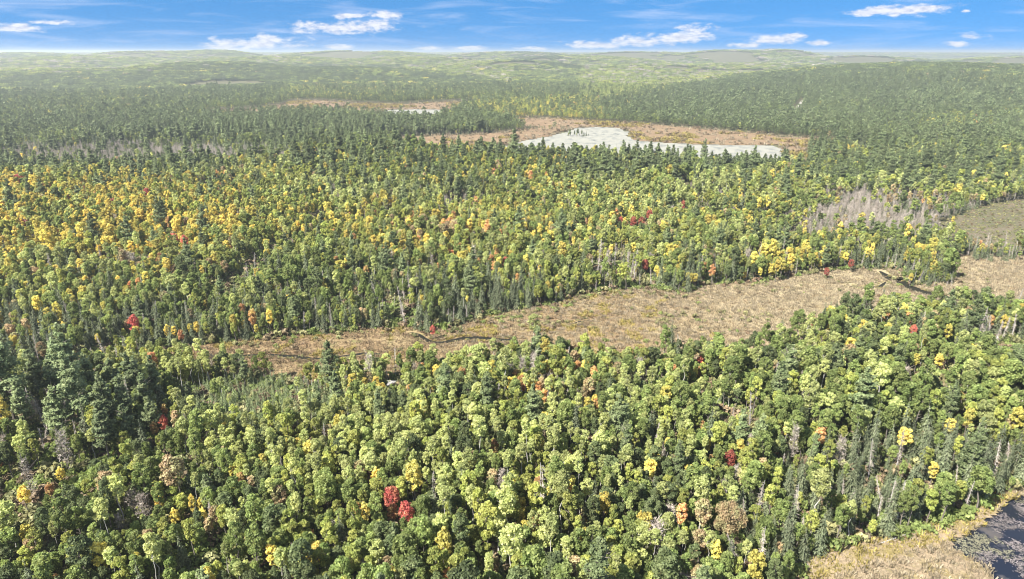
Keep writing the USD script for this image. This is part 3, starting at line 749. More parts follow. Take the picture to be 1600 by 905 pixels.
# trees one can point to in the photograph: (u, v of the crown's middle, class, shape, scale, label)
LANDMARKS = [
    (513, 566, PINE, 1, 1.12, 'tall shaggy pine standing alone above the rusty creek-side marsh'),
    (524, 596, PINE, 2, 0.95, 'bright green pine at the foot of the tall lone pine'),
    (1140, 804, BROWN, 0, 1.0, 'largest rusty brown round-crowned tree at the edge of the spruces'),
    (612, 776, RED, 0, 0.95, 'deep crimson maple at the top of the red cluster in the near forest'),
    (634, 792, RED, 1, 1.0, 'bright scarlet maple on the pond side of the red cluster'),
    (612, 794, ORANGE, 1, 1.0, 'salmon orange tree below the crimson maple in the red cluster'),
    (1142, 710, RED, 1, 0.85, 'lone scarlet maple among green trees uphill of the big rusty tree'),
    (254, 655, RED, 1, 0.8, 'magenta maple beside orange trees behind the shelf-branched pines'),
    (240, 665, ORANGE, 1, 0.9, 'orange tree touching the magenta maple behind the shelf-branched pines'),
    (256, 636, ORANGE, 1, 0.85, 'pale coral tree just above the magenta maple'),
    (1094, 560, RED, 1, 0.7, 'narrow scarlet tree among pale aspens near the marsh bank'),
    (36, 772, GOLD, 0, 1.05, 'bright yellow tree standing out among dark green crowns'),
    (92, 733, GOLD, 2, 0.85, 'small clear yellow crown above the bright yellow tree'),
    (76, 760, ORANGE, 1, 0.8, 'small orange crown beside the bright yellow tree'),
    (270, 798, GOLD, 2, 0.95, 'mustard yellow tree between grey snags and big green crowns'),
    (1065, 803, ORANGE, 0, 1.0, 'amber topped tree uphill of three white trunks'),
    (1232, 850, SPRUCE, 1, 1.0, 'tall spruce by the tan pond marsh tip'),
    (30, 622, PINE, 0, 1.05, 'broad pine with level shelves at the end of the marsh strip'),
    (88, 640, PINE, 1, 1.05, 'largest shelf-branched pine near the marsh strip'),
    (135, 576, PINE, 0, 1.0, 'tall pine in front of the dark spruce wall'),
    (222, 600, PINE, 2, 1.05, 'shelf-branched pine among young conifers'),
    (760, 604, PINE, 2, 1.0, 'flat-tiered pine among pale green aspens'),
    (590, 622, PINE, 2, 0.95, 'low spreading pine in shade among aspens'),
    (378, 566, PINE, 2, 0.85, 'small pine at the edge of the rusty marsh'),
    (1220, 590, PINE, 0, 1.0, 'dark tiered pine on the wooded rise'),
    (1160, 655, PINE, 2, 0.95, 'pine in a gap of the aspen stand'),
    (1490, 620, PINE, 0, 1.0, 'wide pine with drooping tiers among broadleaf trees'),
    (1050, 520, SPRUCE, 0, 1.1, 'single pointed spruce rising over the marsh edge'),
    (1236, 403, GOLD, 0, 1.2, 'brightest yellow tree on the far bank of the marsh'),
    (1214, 418, GOLD, 1, 1.2, 'tall yellow tree leaning over the far bank'),
    (1425, 428, GOLD, 2, 0.9, 'yellow tree at the tip of the copse in the marsh'),
    (1490, 340, GOLD, 2, 0.9, 'lone yellow tree in the grey leafless scrub'),
    (990, 345, RED, 0, 1.0, 'first crimson maple of the red patch on the slope'),
    (1015, 335, RED, 0, 1.05, 'tallest crimson maple of the red patch on the slope'),
    (1003, 343, RED, 1, 1.1, 'middle crimson maple of the red patch on the slope'),
    (970, 342, RED, 1, 1.0, 'crimson maple at the edge of the red patch on the slope'),
    (1068, 316, RED, 1, 1.0, 'lone crimson maple above the red patch on the slope'),
    (1330, 412, RED, 0, 0.75, 'dark magenta tree against the grey trunks of the far bank'),
    (1292, 422, RED, 1, 0.7, 'low pink red tree at the grassy far bank'),
    (676, 513, RED, 1, 0.7, 'small coral red tree at the creek bend'),
    (790, 408, RED, 0, 0.85, 'crimson maple in the middle of the far slope'),
    (1428, 512, RED, 1, 0.8, 'soft red maple on the wooded rise by the marsh'),
    (1272, 498, RED, 1, 0.7, 'dull red tree at the marsh edge of the wooded rise'),
    (1482, 520, GOLD, 1, 1.0, 'upright yellow tree on the wooded rise'),
    (1470, 555, GOLD, 2, 1.0, 'broad yellow crown on the wooded rise'),
    (1415, 680, GOLD, 0, 1.15, 'amber crowned tree above the dark spruce stand'),
    (1320, 668, YG, 2, 0.9, 'lime yellow tree among spruces'),
    (1365, 815, YG, 2, 0.75, 'bright lime green tree at the edge of the dead snags'),
    (1458, 738, GOLD, 1, 0.9, 'yellow-topped birch on forked white trunks by the pond'),
    (1240, 690, BARE, 2, 1.1, 'pale forked leafless tree above the spruces'),
    (1315, 700, BARE, 0, 1.1, 'white leafless tree with spreading twigs among spruces'),
    (1362, 725, DEAD, 2, 1.1, 'bushy silver dead spruce among green crowns'),
    (1405, 710, DEAD, 2, 1.15, 'tall silver dead spruce under the amber crown'),
    (1510, 780, DEAD, 2, 0.9, 'grey dead spruce on the pond bank'),
    (205, 775, BARE, 1, 1.0, 'white leafless tree among green crowns'),
    (220, 782, BARE, 1, 1.15, 'white leafless tree with the widest pale branches'),
    (185, 810, BARE, 1, 0.8, 'low pale leafless tree below the white branches'),
    (1023, 850, ASPEN, 2, 1.05, 'aspen on three tall white trunks at the spruce edge'),
    (320, 470, GOLD, 2, 0.8, 'small yellow crown above the dark spruce wall'),
    (182, 478, GOLD, 1, 0.9, 'golden upright tree above the dark spruce wall'),
    (115, 548, GOLD, 2, 0.6, 'small golden crown at the foot of the spruce wall'),
    (192, 515, YG, 2, 0.75, 'lime yellow crown in front of the spruce wall'),
]

# ------------------------------------------------------------------ ground sheet
def ground():
    radii = np.concatenate([[8], np.geomspace(40, 1400, 190), np.geomspace(1420, 23000, 150)])
    front = np.radians(np.linspace(-52, 52, 330))
    back = np.radians(np.linspace(52, 308, 90))[1:-1]
    ang = np.concatenate([front, back])
    A, Rr = np.meshgrid(ang, radii)
    x, y = np.sin(A) * Rr, np.cos(A) * Rr
    z = terrain(x, y)
    v = np.stack([x, y, z], -1).reshape(-1, 3)
    nA, nR = len(ang), len(radii)
    i, j = np.meshgrid(np.arange(nR - 1), np.arange(nA), indexing='ij')
    k = (j + 1) % nA
    q = np.stack([i * nA + j, (i + 1) * nA + j, (i + 1) * nA + k, i * nA + k], -1).reshape(-1, 4)
    f = np.vstack([q[:, [0, 2, 1]], q[:, [0, 3, 2]]])
    c = len(v)
    v = np.vstack([v, [[0, 0, float(terrain(np.zeros(1), np.zeros(1))[0])]]])
    f = np.vstack([f, np.stack([np.full(nA, c), (np.arange(nA) + 1) % nA, np.arange(nA)], 1)])
    m = usdkit.mesh(stage, '/World/ground', (v, f), earth('forest_floor', [(0.3, (0.065, 0.06, 0.032)), (0.5, (0.10, 0.088, 0.05)), (0.62, (0.095, 0.11, 0.042)), (0.75, (0.15, 0.12, 0.08))], 0.09, 1.1), smooth=True)
    tag(m.GetPrim(), kind='structure')


ground()


def sheet(path, poly, step, z, relief, look, cut=(), creeks=(), grow=0.0):
    """A closed patch of ground cut out of a grid, its relief fading at the creeks."""
    lo, hi = poly.min(0) - step, poly.max(0) + step
    lo = np.maximum(lo, [-900, 90]); hi = np.minimum(hi, [1300, 2600])
    xs, ys = np.arange(lo[0], hi[0], step), np.arange(lo[1], hi[1], step)
    X, Y = np.meshgrid(xs, ys)
    s = signed(poly, X, Y) + grow
    for c in cut:
        s = np.minimum(s, -signed(c, X, Y) + 0.4)
    s = s + nz(X, Y, step * 3, 4, 2) * step * 1.2 + (nz(X, Y, 45, 5, 3) * 14 if step > 5 else 0)
    keep = s > 0
    Z = z + relief * (0.5 + 0.5 * nz(X, Y, 7, 21) + 0.4 * nz(X, Y, 2.3, 22, 2))
    for c in creeks:
        Z = z + (Z - z) * smooth(3.6, 7.0, line_dist(c, X, Y))
    idx = np.arange(X.size).reshape(X.shape)
    cell = keep[:-1, :-1] & keep[1:, :-1] & keep[:-1, 1:] & keep[1:, 1:]
    a, b, c, d = idx[:-1, :-1][cell], idx[:-1, 1:][cell], idx[1:, 1:][cell], idx[1:, :-1][cell]
    f = np.vstack([np.stack([a, b, c], 1), np.stack([a, c, d], 1)])
    u, inv = np.unique(f, return_inverse=True)
    v = np.stack([X.ravel()[u], Y.ravel()[u], Z.ravel()[u]], 1)
    m = usdkit.mesh(stage, path, (v, inv.reshape(-1, 3)), look, smooth=True)
    tag(m.GetPrim(), kind='structure')


def marsh_look(name, a, b, c, d, straw=None):
    """Sedge and bog ground: a to b in broad patches, c and d in small ones."""
    return usdkit.material(stage, f'/World/Looks/{name}', {
        'g': ('geometry', {}), 'n1': ('noise_texture', {'scale': 0.035, 'detail': 5.0, 'roughness': 0.6}), 'n2': ('noise_texture', {'scale': 0.16, 'detail': 6.0, 'roughness': 0.65}),
        'off': ('vector_math', {'math_type': 'add', 'vector2': (311.0, 77.0, 0.0)}), 'n4': ('noise_texture', {'scale': 0.11, 'detail': 6.0, 'roughness': 0.65}),
        'n3': ('noise_texture', {'scale': 1.5, 'detail': 4.0}), 'r1': ('rgb_ramp', {'ramp': [(0.40, a), (0.6, b)]}), 'r2': ('map_range', {'from_min': 0.5, 'from_max': 0.66, 'clamp': True}),
        'sx': ('separate_xyz', {}), 'gx': ('map_range', {'range_type': 'smoothstep', 'from_min': 20.0, 'from_max': 150.0, 'to_max': 0.85 if straw else 0.0, 'clamp': True}), 'ms': ('mix_color', {'b': straw or a}), 'm1': ('mix_color', {'b': c}), 'r3': ('map_range', {'from_min': 0.56, 'from_max': 0.70, 'clamp': True, 'to_max': 0.8}), 'm2': ('mix_color', {'b': d}),
        'v': ('map_range', {'from_min': 0.25, 'from_max': 0.75, 'to_min': 0.6, 'to_max': 1.3}), 'hs': ('hsv', {}), 'b': ('bump', {'strength': 0.6, 'distance': 0.4}),
        'p': ('principled_bsdf', {'roughness': 0.9, 'specular_ior_level': 0.1})},
        [('g.position', 'n1.vector'), ('g.position', 'n2.vector'), ('g.position', 'n3.vector'), ('g.position', 'off.vector1'), ('off.vector', 'n4.vector'), ('n1.fac', 'r1.fac'), ('n2.fac', 'r2.value'),
         ('g.position', 'sx.vector'), ('sx.x', 'gx.value'), ('gx.result', 'ms.fac'), ('r1.color', 'ms.a'), ('ms.result', 'm1.a'), ('r2.result', 'm1.fac'), ('n4.fac', 'r3.value'), ('m1.result', 'm2.a'), ('r3.result', 'm2.fac'), ('m2.result', 'hs.color'), ('n3.fac', 'v.value'), ('v.result', 'hs.value'),
         ('hs.color', 'p.base_color'), ('n3.fac', 'b.height'), ('b.normal', 'p.normal')], surface='p.BSDF')


def water_look(name, deep, scum, cover, rough=0.06, spec=0.5):
    return usdkit.material(stage, f'/World/Looks/{name}', {
        'g': ('geometry', {}), 'n': ('noise_texture', {'scale': 0.09, 'detail': 7.0, 'roughness': 0.62}), 'r': ('map_range', {'from_min': cover, 'from_max': cover + 0.14, 'clamp': True}),
        'm': ('mix_color', {'a': deep, 'b': scum}), 'ro': ('map_range', {'to_min': rough, 'to_max': 0.7}), 'n3': ('noise_texture', {'scale': 1.2, 'detail': 3.0}), 'b': ('bump', {'strength': 0.05, 'distance': 0.1}),
        'sp': ('map_range', {'to_min': spec, 'to_max': 0.2 * spec}), 'p': ('principled_bsdf', {'ior': 1.33})},
        [('g.position', 'n.vector'), ('g.position', 'n3.vector'), ('n.fac', 'r.value'), ('r.result', 'm.fac'), ('r.result', 'ro.value'), ('m.result', 'p.base_color'), ('ro.result', 'p.roughness'),
         ('r.result', 'sp.value'), ('sp.result', 'p.specular_ior_level'), ('n3.fac', 'b.height'), ('b.normal', 'p.normal')], surface='p.BSDF')


CREEKS = [np.array([flat(u, v) for u, v in c]) for c in (
    [(262, 566), (310, 562), (360, 556), (405, 554), (430, 554), (450, 555), (468, 559), (490, 561), (505, 561), (530, 558), (548, 555), (570, 553), (590, 553), (606, 556)],
    [(640, 519), (652, 523), (664, 530), (676, 536), (690, 536), (704, 533), (720, 530), (738, 529), (750, 529), (770, 530), (790, 531), (812, 529)],
    [(885, 508), (897, 505), (910, 502), (925, 499)],
    [(1375, 424), (1384, 432), (1392, 437), (1404, 434), (1412, 446), (1422, 450), (1432, 455), (1442, 458), (1458, 461), (1476, 465), (1500, 470)],
    [(1322, 446), (1350, 451), (1374, 448), (1384, 440)],
)]
def creek_path(pts, rng):
    d = np.concatenate([[0], np.cumsum(np.linalg.norm(np.diff(pts, axis=0), axis=1))])
    t = np.arange(0, d[-1], 1.5)
    p = np.stack([np.interp(t, d, pts[:, 0]), np.interp(t, d, pts[:, 1])], 1)
    w = np.cumsum(rng.normal(size=(len(t), 2)), 0); w -= np.linspace(0, 1, len(t))[:, None] * w[-1]
    return p + 0.22 * w


def ribbon(path, p, width, z, look):
    t = np.arange(len(p)) * 1.5
    g = np.gradient(p, axis=0); g /= np.linalg.norm(g, axis=1, keepdims=True) + 1e-9
    s = np.stack([-g[:, 1], g[:, 0]], 1)
    k = width * (0.6 + 0.8 * meshkit.noise(np.stack([t / 9, t * 0, t * 0], 1), 3))[:, None] * np.minimum(1, 0.25 + np.minimum(t, t[::-1]) / 12)[:, None]
    v = np.vstack([np.c_[p + s * k / 2, np.full(len(t), z)], np.c_[p - s * k / 2, np.full(len(t), z)]])
    i = np.arange(len(t) - 1); n = len(t)
    f = np.vstack([np.stack([i, i + n, i + n + 1], 1), np.stack([i, i + n + 1, i + 1], 1)])
    tag(usdkit.mesh(stage, path, (v, f), look).GetPrim(), kind='structure')


rngc = np.random.default_rng(31)
CREEK_W = (2.2, 3.0, 2.0, 7.0, 2.4)
CREEK_PATHS = [creek_path(c, rngc) for c in CREEKS]
creek_water = water_look('creek_water', (0.018, 0.018, 0.014), (0.03, 0.028, 0.02), 0.55, 0.35, 0.06)
for c, w in zip(CREEK_PATHS, CREEK_W):
    ribbon('/World/' + numbered('creek'), c, w, 0.10, creek_water)
sheet('/World/marsh', MARSH, 2.0, 0.06, 0.45, marsh_look('marsh_sedge', (0.195, 0.130, 0.072), (0.255, 0.195, 0.106), (0.245, 0.190, 0.098), (0.125, 0.130, 0.046), (0.315, 0.265, 0.165)), creeks=[c[::2] for c in CREEK_PATHS], grow=3)
sheet('/World/pond_marsh', POND_MARSH, 1.0, 0.06, 0.5, marsh_look('pond_sedge', (0.225, 0.172, 0.115), (0.25, 0.195, 0.13), (0.205, 0.165, 0.07), (0.12, 0.11, 0.038)), cut=[POND], grow=2)
sheet('/World/lake_marsh', LAKE_MARSH, 6.0, 0.06, 0.5, marsh_look('lake_sedge', (0.170, 0.112, 0.068), (0.205, 0.142, 0.086), (0.235, 0.18, 0.105), (0.12, 0.105, 0.05)), cut=[LAKE])
sheet('/World/upper_marsh', UPPER_MARSH, 8.0, 0.06, 0.5, UsdShade.Material.Get(stage, '/World/Looks/lake_sedge'), cut=[UPPER_LAKE])
sheet('/World/heath', HEATH, 4.0, 0.06, 0.7, marsh_look('heath_ground', (0.10, 0.094, 0.056), (0.13, 0.108, 0.074), (0.09, 0.096, 0.046), (0.15, 0.125, 0.092)))
lake_water = water_look('lily_covered_water', (0.11, 0.115, 0.10), (0.245, 0.24, 0.205), 0.36, 0.4)
sheet('/World/lake', LAKE, 6.0, -0.12, 0.0, lake_water, grow=9)
sheet('/World/upper_lake', UPPER_LAKE, 6.0, -0.12, 0.0, lake_water, grow=12)
sheet('/World/pond', POND, 2.0, -0.12, 0.0, water_look('dark_pond_water', (0.012, 0.015, 0.024), (0.10, 0.09, 0.085), 0.56), grow=5)


# ------------------------------------------------------------------ where trees stand
rng = np.random.default_rng(11)


def fields(x, y):
    """Patchiness: every class has its own favoured ground."""
    return np.stack([np.exp(1.1 * nz(x, y, 38, 100 + k, 2) + 1.0 * nz(x, y, 14, 140 + k, 2)) for k in range(NC)], 1)


def choose(x, y, z, rng):
    u, v, f = project(np.stack([x, y, z + 8], 1))
    w = np.tile(REGIONS[0][5], (len(x), 1))
    jit = nz(x, y, 30, 77, 2)
    for cu, cv, ru, rv, s, mix in REGIONS:
        d = np.sqrt(((u - cu) / ru) ** 2 + ((v - cv) / rv) ** 2) + 0.35 * jit
        a = (s * smooth(1.12, 0.72, d))[:, None] if ru < 2000 else (s * smooth(1.05, 0.9, np.abs(v - cv) / rv + 0.1 * jit))[:, None]
        w = w * (1 - a) + a * mix
    rr = np.hypot(x, y)
    k = (0.85 * smooth(2900, 3900, rr + 500 * nz(x, y, 500, 91, 2)))[:, None]
    w = w * (1 - k) + k * mixof(ASPEN=.24, YG=.07, GREEN=.46, DARK=.08, BARE=.14, GOLD=.008)
    belt = (0.9 * smooth(0.05, 0.3, nz(x / 3.2, y, 210, 93, 2)) * smooth(2300, 2900, rr))[:, None]  # bands of darker tree classes, standing in for cloud shadow on the far hills
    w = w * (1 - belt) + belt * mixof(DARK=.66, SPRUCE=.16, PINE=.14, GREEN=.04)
    # the wooded rise beyond the lake and the long ridge stand dark before paler country
    crest = np.interp(u, [900, 950, 1000, 1100, 1200, 1300, 1430, 1600, 1800], [170, 158, 148, 128, 113, 104, 95, 98, 102])
    crest2 = np.interp(u, [-200, 100, 200, 300, 420, 560, 640, 740, 800], [112, 112, 108, 98, 97, 100, 108, 120, 130])
    pale = mixof(ASPEN=.26, YG=.05, GREEN=.46, BARE=.14, DARK=.09)
    dark = mixof(DARK=.66, SPRUCE=.16, PINE=.11, GREEN=.06, YG=.01)
    jv = 3 * nz(x, y, 150, 98, 2)
    for a_, m_ in ((0.9 * (u > 905) * smooth(0, 5, crest - v + jv) * (rr > 1800), pale), (0.75 * (u > 905) * smooth(0, 5, v - crest + jv) * smooth(60, 38, v - crest) * (rr > 1500), dark),
                   (0.85 * (u <= 800) * smooth(0, 4, crest2 - v + jv) * (rr > 2300), pale), (0.6 * (u <= 800) * smooth(0, 4, v - crest2 + jv) * smooth(34, 18, v - crest2) * (rr > 2000), dark)):
        w = w * (1 - a_[:, None]) + a_[:, None] * m_
    far = rr > 1500
    w = w * np.where(far[:, None], np.stack([np.exp(1.6 * nz(x, y, 160, 200 + k, 3)) for k in range(NC)], 1), fields(x, y))
    w /= w.sum(1, keepdims=True)
    c = (rng.random(len(x))[:, None] > np.cumsum(w, 1)).sum(1)
    return np.minimum(c, NC - 1), u, v, f


def in_view(x, y, z, margin=170):
    u, v, f = project(np.stack([x, y, z], 1))
    return (u > -margin) & (u < 1600 + margin) & (v < 905 + 150) & (y > 60)


# skyline of the ground itself, to leave out trees that no nearby viewpoint could see
AZB = np.radians(np.linspace(-50, 50, 240))
RB = np.geomspace(100, 14000, 320)
GA, GR = np.meshgrid(AZB, RB)
GZ = terrain(np.sin(GA) * GR, np.cos(GA) * GR)
SKYL = np.maximum.accumulate(np.arctan2(GZ - CAM_H, GR), axis=0)


def seen(x, y, ztop):
    r = np.hypot(x, y); a = np.arctan2(x, y)
    i = np.clip(np.searchsorted(RB, r * 0.985) - 1, 0, len(RB) - 1)
    j = np.clip(np.round((a - AZB[0]) / (AZB[1] - AZB[0])).astype(int), 0, len(AZB) - 1)
    return np.arctan2(ztop - CAM_H, r) > SKYL[i, j] - 0.0022


def open_ground(x, y, margin=1.5):
    o = np.zeros(len(x), bool)
    for p in OPEN:
        o |= signed(p, x, y) > -margin
    return o


def candidates(r0, r1, step, rng):
    """Jittered grid between two distances."""
    xs = np.arange(-r1 * 0.92, r1 * 0.92, step); ys = np.arange(60, r1 + step, step)
    X, Y = np.meshgrid(xs, ys)
    X = (X + rng.uniform(-0.5, 0.5, X.shape) * step).ravel(); Y = (Y + rng.uniform(-0.5, 0.5, Y.shape) * step).ravel()
    R = np.hypot(X, Y)
    k = (R >= r0) & (R < r1) & (np.abs(X) < Y * 0.92 + 60)
    return X[k], Y[k]


def on_ground(u, v):
    """Where the sight line through (u, v) meets the ground."""
    d = pix_dir(u, v)
    t = np.geomspace(100, 9000, 1500)
    P = np.outer(t, d)
    k = int(np.argmax(P[:, 2] + CAM_H < terrain(P[:, 0], P[:, 1])))
    return P[k, :2]


TRACK = np.array([on_ground(u, v) for u, v in ((1254, 158), (1250, 163), (1246, 169), (1242, 175), (1240, 181))])
n_ = 40
tk = np.linspace(0, 1, n_)
tp = np.stack([np.interp(tk, np.linspace(0, 1, 5), TRACK[:, 0]), np.interp(tk, np.linspace(0, 1, 5), TRACK[:, 1])], 1)
g_ = np.gradient(tp, axis=0); g_ /= np.linalg.norm(g_, axis=1, keepdims=True); s_ = np.stack([-g_[:, 1], g_[:, 0]], 1) * 3.5
va, vb = tp + s_, tp - s_
tv = np.vstack([np.c_[va, terrain(va[:, 0], va[:, 1]) + 0.4], np.c_[vb, terrain(vb[:, 0], vb[:, 1]) + 0.4]])
ti = np.arange(n_ - 1)
tag(usdkit.mesh(stage, '/World/dirt_track', (tv, np.vstack([np.stack([ti, ti + n_, ti + n_ + 1], 1), np.stack([ti, ti + n_ + 1, ti + 1], 1)])),
                earth('pale_gravel', [(0.3, (0.26, 0.24, 0.21)), (0.7, (0.34, 0.32, 0.29))], 0.3), smooth=True).GetPrim(), kind='structure')
ROCK = flat(614, 596, 2.0)

T_x, T_y, T_z, T_c, T_s, T_k, T_l = [], [], [], [], [], [], []   # x, y, z, class, scale, shape, landmark label index
ROOM = np.array([c[3] for c in CLASSES])
cellsz = 5.0
grid = {}


def fits(x, y, r, k=0.82):
    cx, cy = int(x // cellsz), int(y // cellsz)
    for a in (cx - 1, cx, cx + 1):
        for b in (cy - 1, cy, cy + 1):
            for (px, py, pr) in grid.get((a, b), ()):
                if (px - x) ** 2 + (py - y) ** 2 < (k * (pr + r)) ** 2:
                    return False
    return True


def occupy(x, y, r):
    grid.setdefault((int(x // cellsz), int(y // cellsz)), []).append((x, y, r))


def place_by_crown(u, v, mid):
    """Ground point of a tree whose crown's middle (height mid) shows at (u, v)."""
    z = 0.0
    for _ in range(12):
        p = flat(u, v, z + mid)
        z = 0.6 * z + 0.4 * float(terrain(np.array([p[0]]), np.array([p[1]]))[0])
    return p[0], p[1], z


occupy(ROCK[0], ROCK[1], 3.2)
for li, (u, v, c, k, s, label) in enumerate(LANDMARKS):
    h = CLASSES[c][4] * s
    x, y, z = place_by_crown(u, v, h * (0.7 if c not in (SPRUCE, DEAD) else 0.5))
    T_x.append(x); T_y.append(y); T_z.append(z); T_c.append(c); T_s.append(s); T_k.append(k); T_l.append(li)
    occupy(x, y, ROOM[c] * s * 0.9)

# spruces on the lake's marsh and its little island, and trees along the copse in the marsh
for (u0, u1, v, n, sc) in ((802, 886, 203.5, 34, 0.7), (886, 918, 212.5, 13, 0.55), (1425, 1488, 441, 46, 0.62), (1520, 1590, 404, 40, 0.6)):
    for u in np.linspace(u0, u1, n):
        x, y = flat(u + rng.normal() * 1.5, v + rng.normal() * (0.7 if v < 300 else 4.5))
        c = int(rng.choice([SPRUCE, SPRUCE, SPRUCE, GREEN, YG, DEAD] if v > 300 else [SPRUCE, SPRUCE, SPRUCE, PINE, YG]))
        T_x.append(x); T_y.append(y); T_z.append(0.05); T_c.append(c); T_s.append(sc * rng.uniform(0.75, 1.2)); T_k.append(int(rng.integers(0, 9))); T_l.append(-1)

for r0, r1, step in ((100, 450, 1.55), (450, 1000, 2.4)):
    x, y = candidates(r0, r1, step, rng)
    z = terrain(x, y)
    k = in_view(x, y, z) & ~open_ground(x, y, 0.5) & seen(x, y, z + 18)
    x, y, z = x[k], y[k], z[k]
    c, u, v, f = choose(x, y, z, rng)
    s = np.clip((1 + 0.21 * rng.normal(size=len(x)) + 0.4 * (rng.random(len(x)) < 0.07)) * (1 + 0.30 * nz(x, y, 60, 66, 2)), 0.5, 1.7)
    # young growth and leafless scrub stay low
    s = np.where((c == BARE) & (v < 400), s * 0.62, s)
    s = np.where((c == SPRUCE) & (np.hypot((u - 1420) / 160, (v - 338) / 42) < 1), s * 0.6, s)
    s = np.where(np.hypot((u - 410) / 150, (v - 606) / 38) < 1, s * 0.85, s)
    gap = nz(x, y, 24, 68, 3) > 0.40
    order = [i for i in rng.permutation(len(x)) if not (gap[i] and c[i] not in (YOUNG, BARE, DEAD))]
    tight = 0.80 if r0 < 450 else 0.86
    for i in order:
        r = ROOM[c[i]] * s[i]
        if fits(x[i], y[i], r, tight):
            occupy(x[i], y[i], r)
            T_x.append(x[i]); T_y.append(y[i]); T_z.append(z[i]); T_c.append(int(c[i])); T_s.append(s[i]); T_k.append(int(rng.integers(0, 12))); T_l.append(-1)

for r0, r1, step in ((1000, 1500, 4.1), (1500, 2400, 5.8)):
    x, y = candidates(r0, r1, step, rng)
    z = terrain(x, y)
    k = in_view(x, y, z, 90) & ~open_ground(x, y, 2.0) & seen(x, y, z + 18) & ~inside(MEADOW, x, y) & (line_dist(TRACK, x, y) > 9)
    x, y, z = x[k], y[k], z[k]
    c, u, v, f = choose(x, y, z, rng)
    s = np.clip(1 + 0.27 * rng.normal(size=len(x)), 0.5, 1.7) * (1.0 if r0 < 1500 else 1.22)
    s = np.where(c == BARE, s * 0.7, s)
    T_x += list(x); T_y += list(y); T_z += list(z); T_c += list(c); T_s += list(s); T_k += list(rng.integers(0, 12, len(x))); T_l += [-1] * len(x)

T_x, T_y, T_z, T_c, T_s, T_k, T_l = map(np.array, (T_x, T_y, T_z, T_c, T_s, T_k, T_l))
T_z = np.maximum(T_z, -0.1) - 0.1
al = math.hypot(*ROCK) - (T_x * ROCK[0] + T_y * ROCK[1]) / math.hypot(*ROCK)
front = (T_l < 0) & (al > -1) & (al < 26) & (np.abs(T_x * ROCK[1] - T_y * ROCK[0]) / math.hypot(*ROCK) < 4)
T_s = np.where(front, np.minimum(T_s, np.maximum(al * 0.4, 1.0) / np.array([c[4] for c in CLASSES])[T_c]), T_s)
for j in np.nonzero(T_l >= 0)[0]:
    rj = math.hypot(T_x[j], T_y[j]); ex, ey = T_x[j] / rj, T_y[j] / rj
    al = rj - (T_x * ex + T_y * ey); la = np.abs(T_x * ey - T_y * ex)
    lim = CLASSES[T_c[j]][3] * T_s[j] * 1.25 + 0.9
    front = (T_l < 0) & (al > 0.2) & (al < 22) & (la < lim) & (T_y > 0)
    hmax = CLASSES[T_c[j]][4] * T_s[j] * 0.42 + al * CAM_H / rj * 0.82       # stays under the sight line to the crown
    T_s = np.where(front, np.minimum(T_s, hmax / np.array([c[4] for c in CLASSES])[T_c]), T_s)
T_h = np.array([c[4] for c in CLASSES])[T_c] * T_s
T_r = np.hypot(T_x, T_y)
T_yaw = rng.uniform(0, 360, len(T_x))
T_tilt = np.where(T_c == DEAD, np.abs(rng.normal(size=len(T_x))) * 7.0, np.abs(rng.normal(size=len(T_x))) * 1.6)
pm_d = signed(POND_MARSH, T_x, T_y)
T_tilt = np.where((T_c == DEAD) & (pm_d > -14) & (T_r < 400), T_tilt * 1.4 + 2, T_tilt)
T_tilt[T_l >= 0] *= 0.4
T_sx = T_s * np.clip(1 + 0.1 * rng.normal(size=len(T_x)), 0.75, 1.3)
T_u, T_v, T_f = project(np.stack([T_x, T_y, T_z + 0.62 * T_h], 1))
print('trees', len(T_x))


def quat(yaw, tilt):
    """Turn about z, then lean towards a direction that goes with the turn."""
    a, t = np.radians(yaw) / 2, np.radians(tilt) / 2
    p = np.radians(yaw) * 2.7
    w1, z1 = np.cos(a), np.sin(a)
    w2, x2, y2 = np.cos(t), np.cos(p) * np.sin(t), np.sin(p) * np.sin(t)
    return np.stack([w2 * w1, x2 * w1 + y2 * z1, y2 * w1 - x2 * z1, w2 * z1], -1)


# ------------------------------------------------------------------ the shapes, once each, as class prims
stage.CreateClassPrim('/World/tree_shapes')
SHAPE = {}
for ci, (kind, colour, makers, room, height) in enumerate(CLASSES):
    for si, mk in enumerate(makers):
        for lod in (0, 1):
            base = f'/World/tree_shapes/{kind}_{colour.replace(" ", "_").replace("-", "_")}_{si}_{lod}'
            UsdGeom.Xform.Define(stage, base)
            for part, (data, look) in mk(1000 + ci * 40 + si * 7, lod).items():
                put(f'{base}/{part}', data, look)
            SHAPE[ci, si, lod] = base
        # far off: a crown of few sprays
        look = {'green': 'green', 'dark green': 'dark_green', 'yellow-green': 'yellow_green', 'golden yellow': 'golden', 'orange': 'orange', 'rusty brown': 'rust', 'red': 'red', 'pale green': 'pale_green',
                'blue-green': 'pine', 'grey': 'twig', 'pinkish grey': 'twig', 'pinkish brown': 'rust'}[colour]
        if kind in ('spruce_tree', 'young_conifer'):
            look = 'spruce' if kind == 'spruce_tree' else 'young'
        base = f'/World/tree_shapes/{kind}_{colour.replace(" ", "_").replace("-", "_")}_{si}_2'
        UsdGeom.Xform.Define(stage, base)
        sd = 3000 + ci * 40 + si
        if kind in ('spruce_tree', 'young_conifer'):
            put(base + '/crown', broadleaf(sd, H=height, R=1.7, cb=1.0, lobes=7, N=70, size=0.62), look)
        elif kind in ('leafless_tree', 'dead_tree'):
            put(base + '/crown', bare_crown(sd, height, 1.4, N=10, twigs=26), look)
        else:
            put(base + '/crown', broadleaf(sd, H=height, R=room * 1.15, cb=height * 0.25, lobes=9, N=130, size=room * 0.28), look)
        SHAPE[ci, si, 2] = base
NSH = np.array([len(c[2]) for c in CLASSES])
T_k = T_k % NSH[T_c]

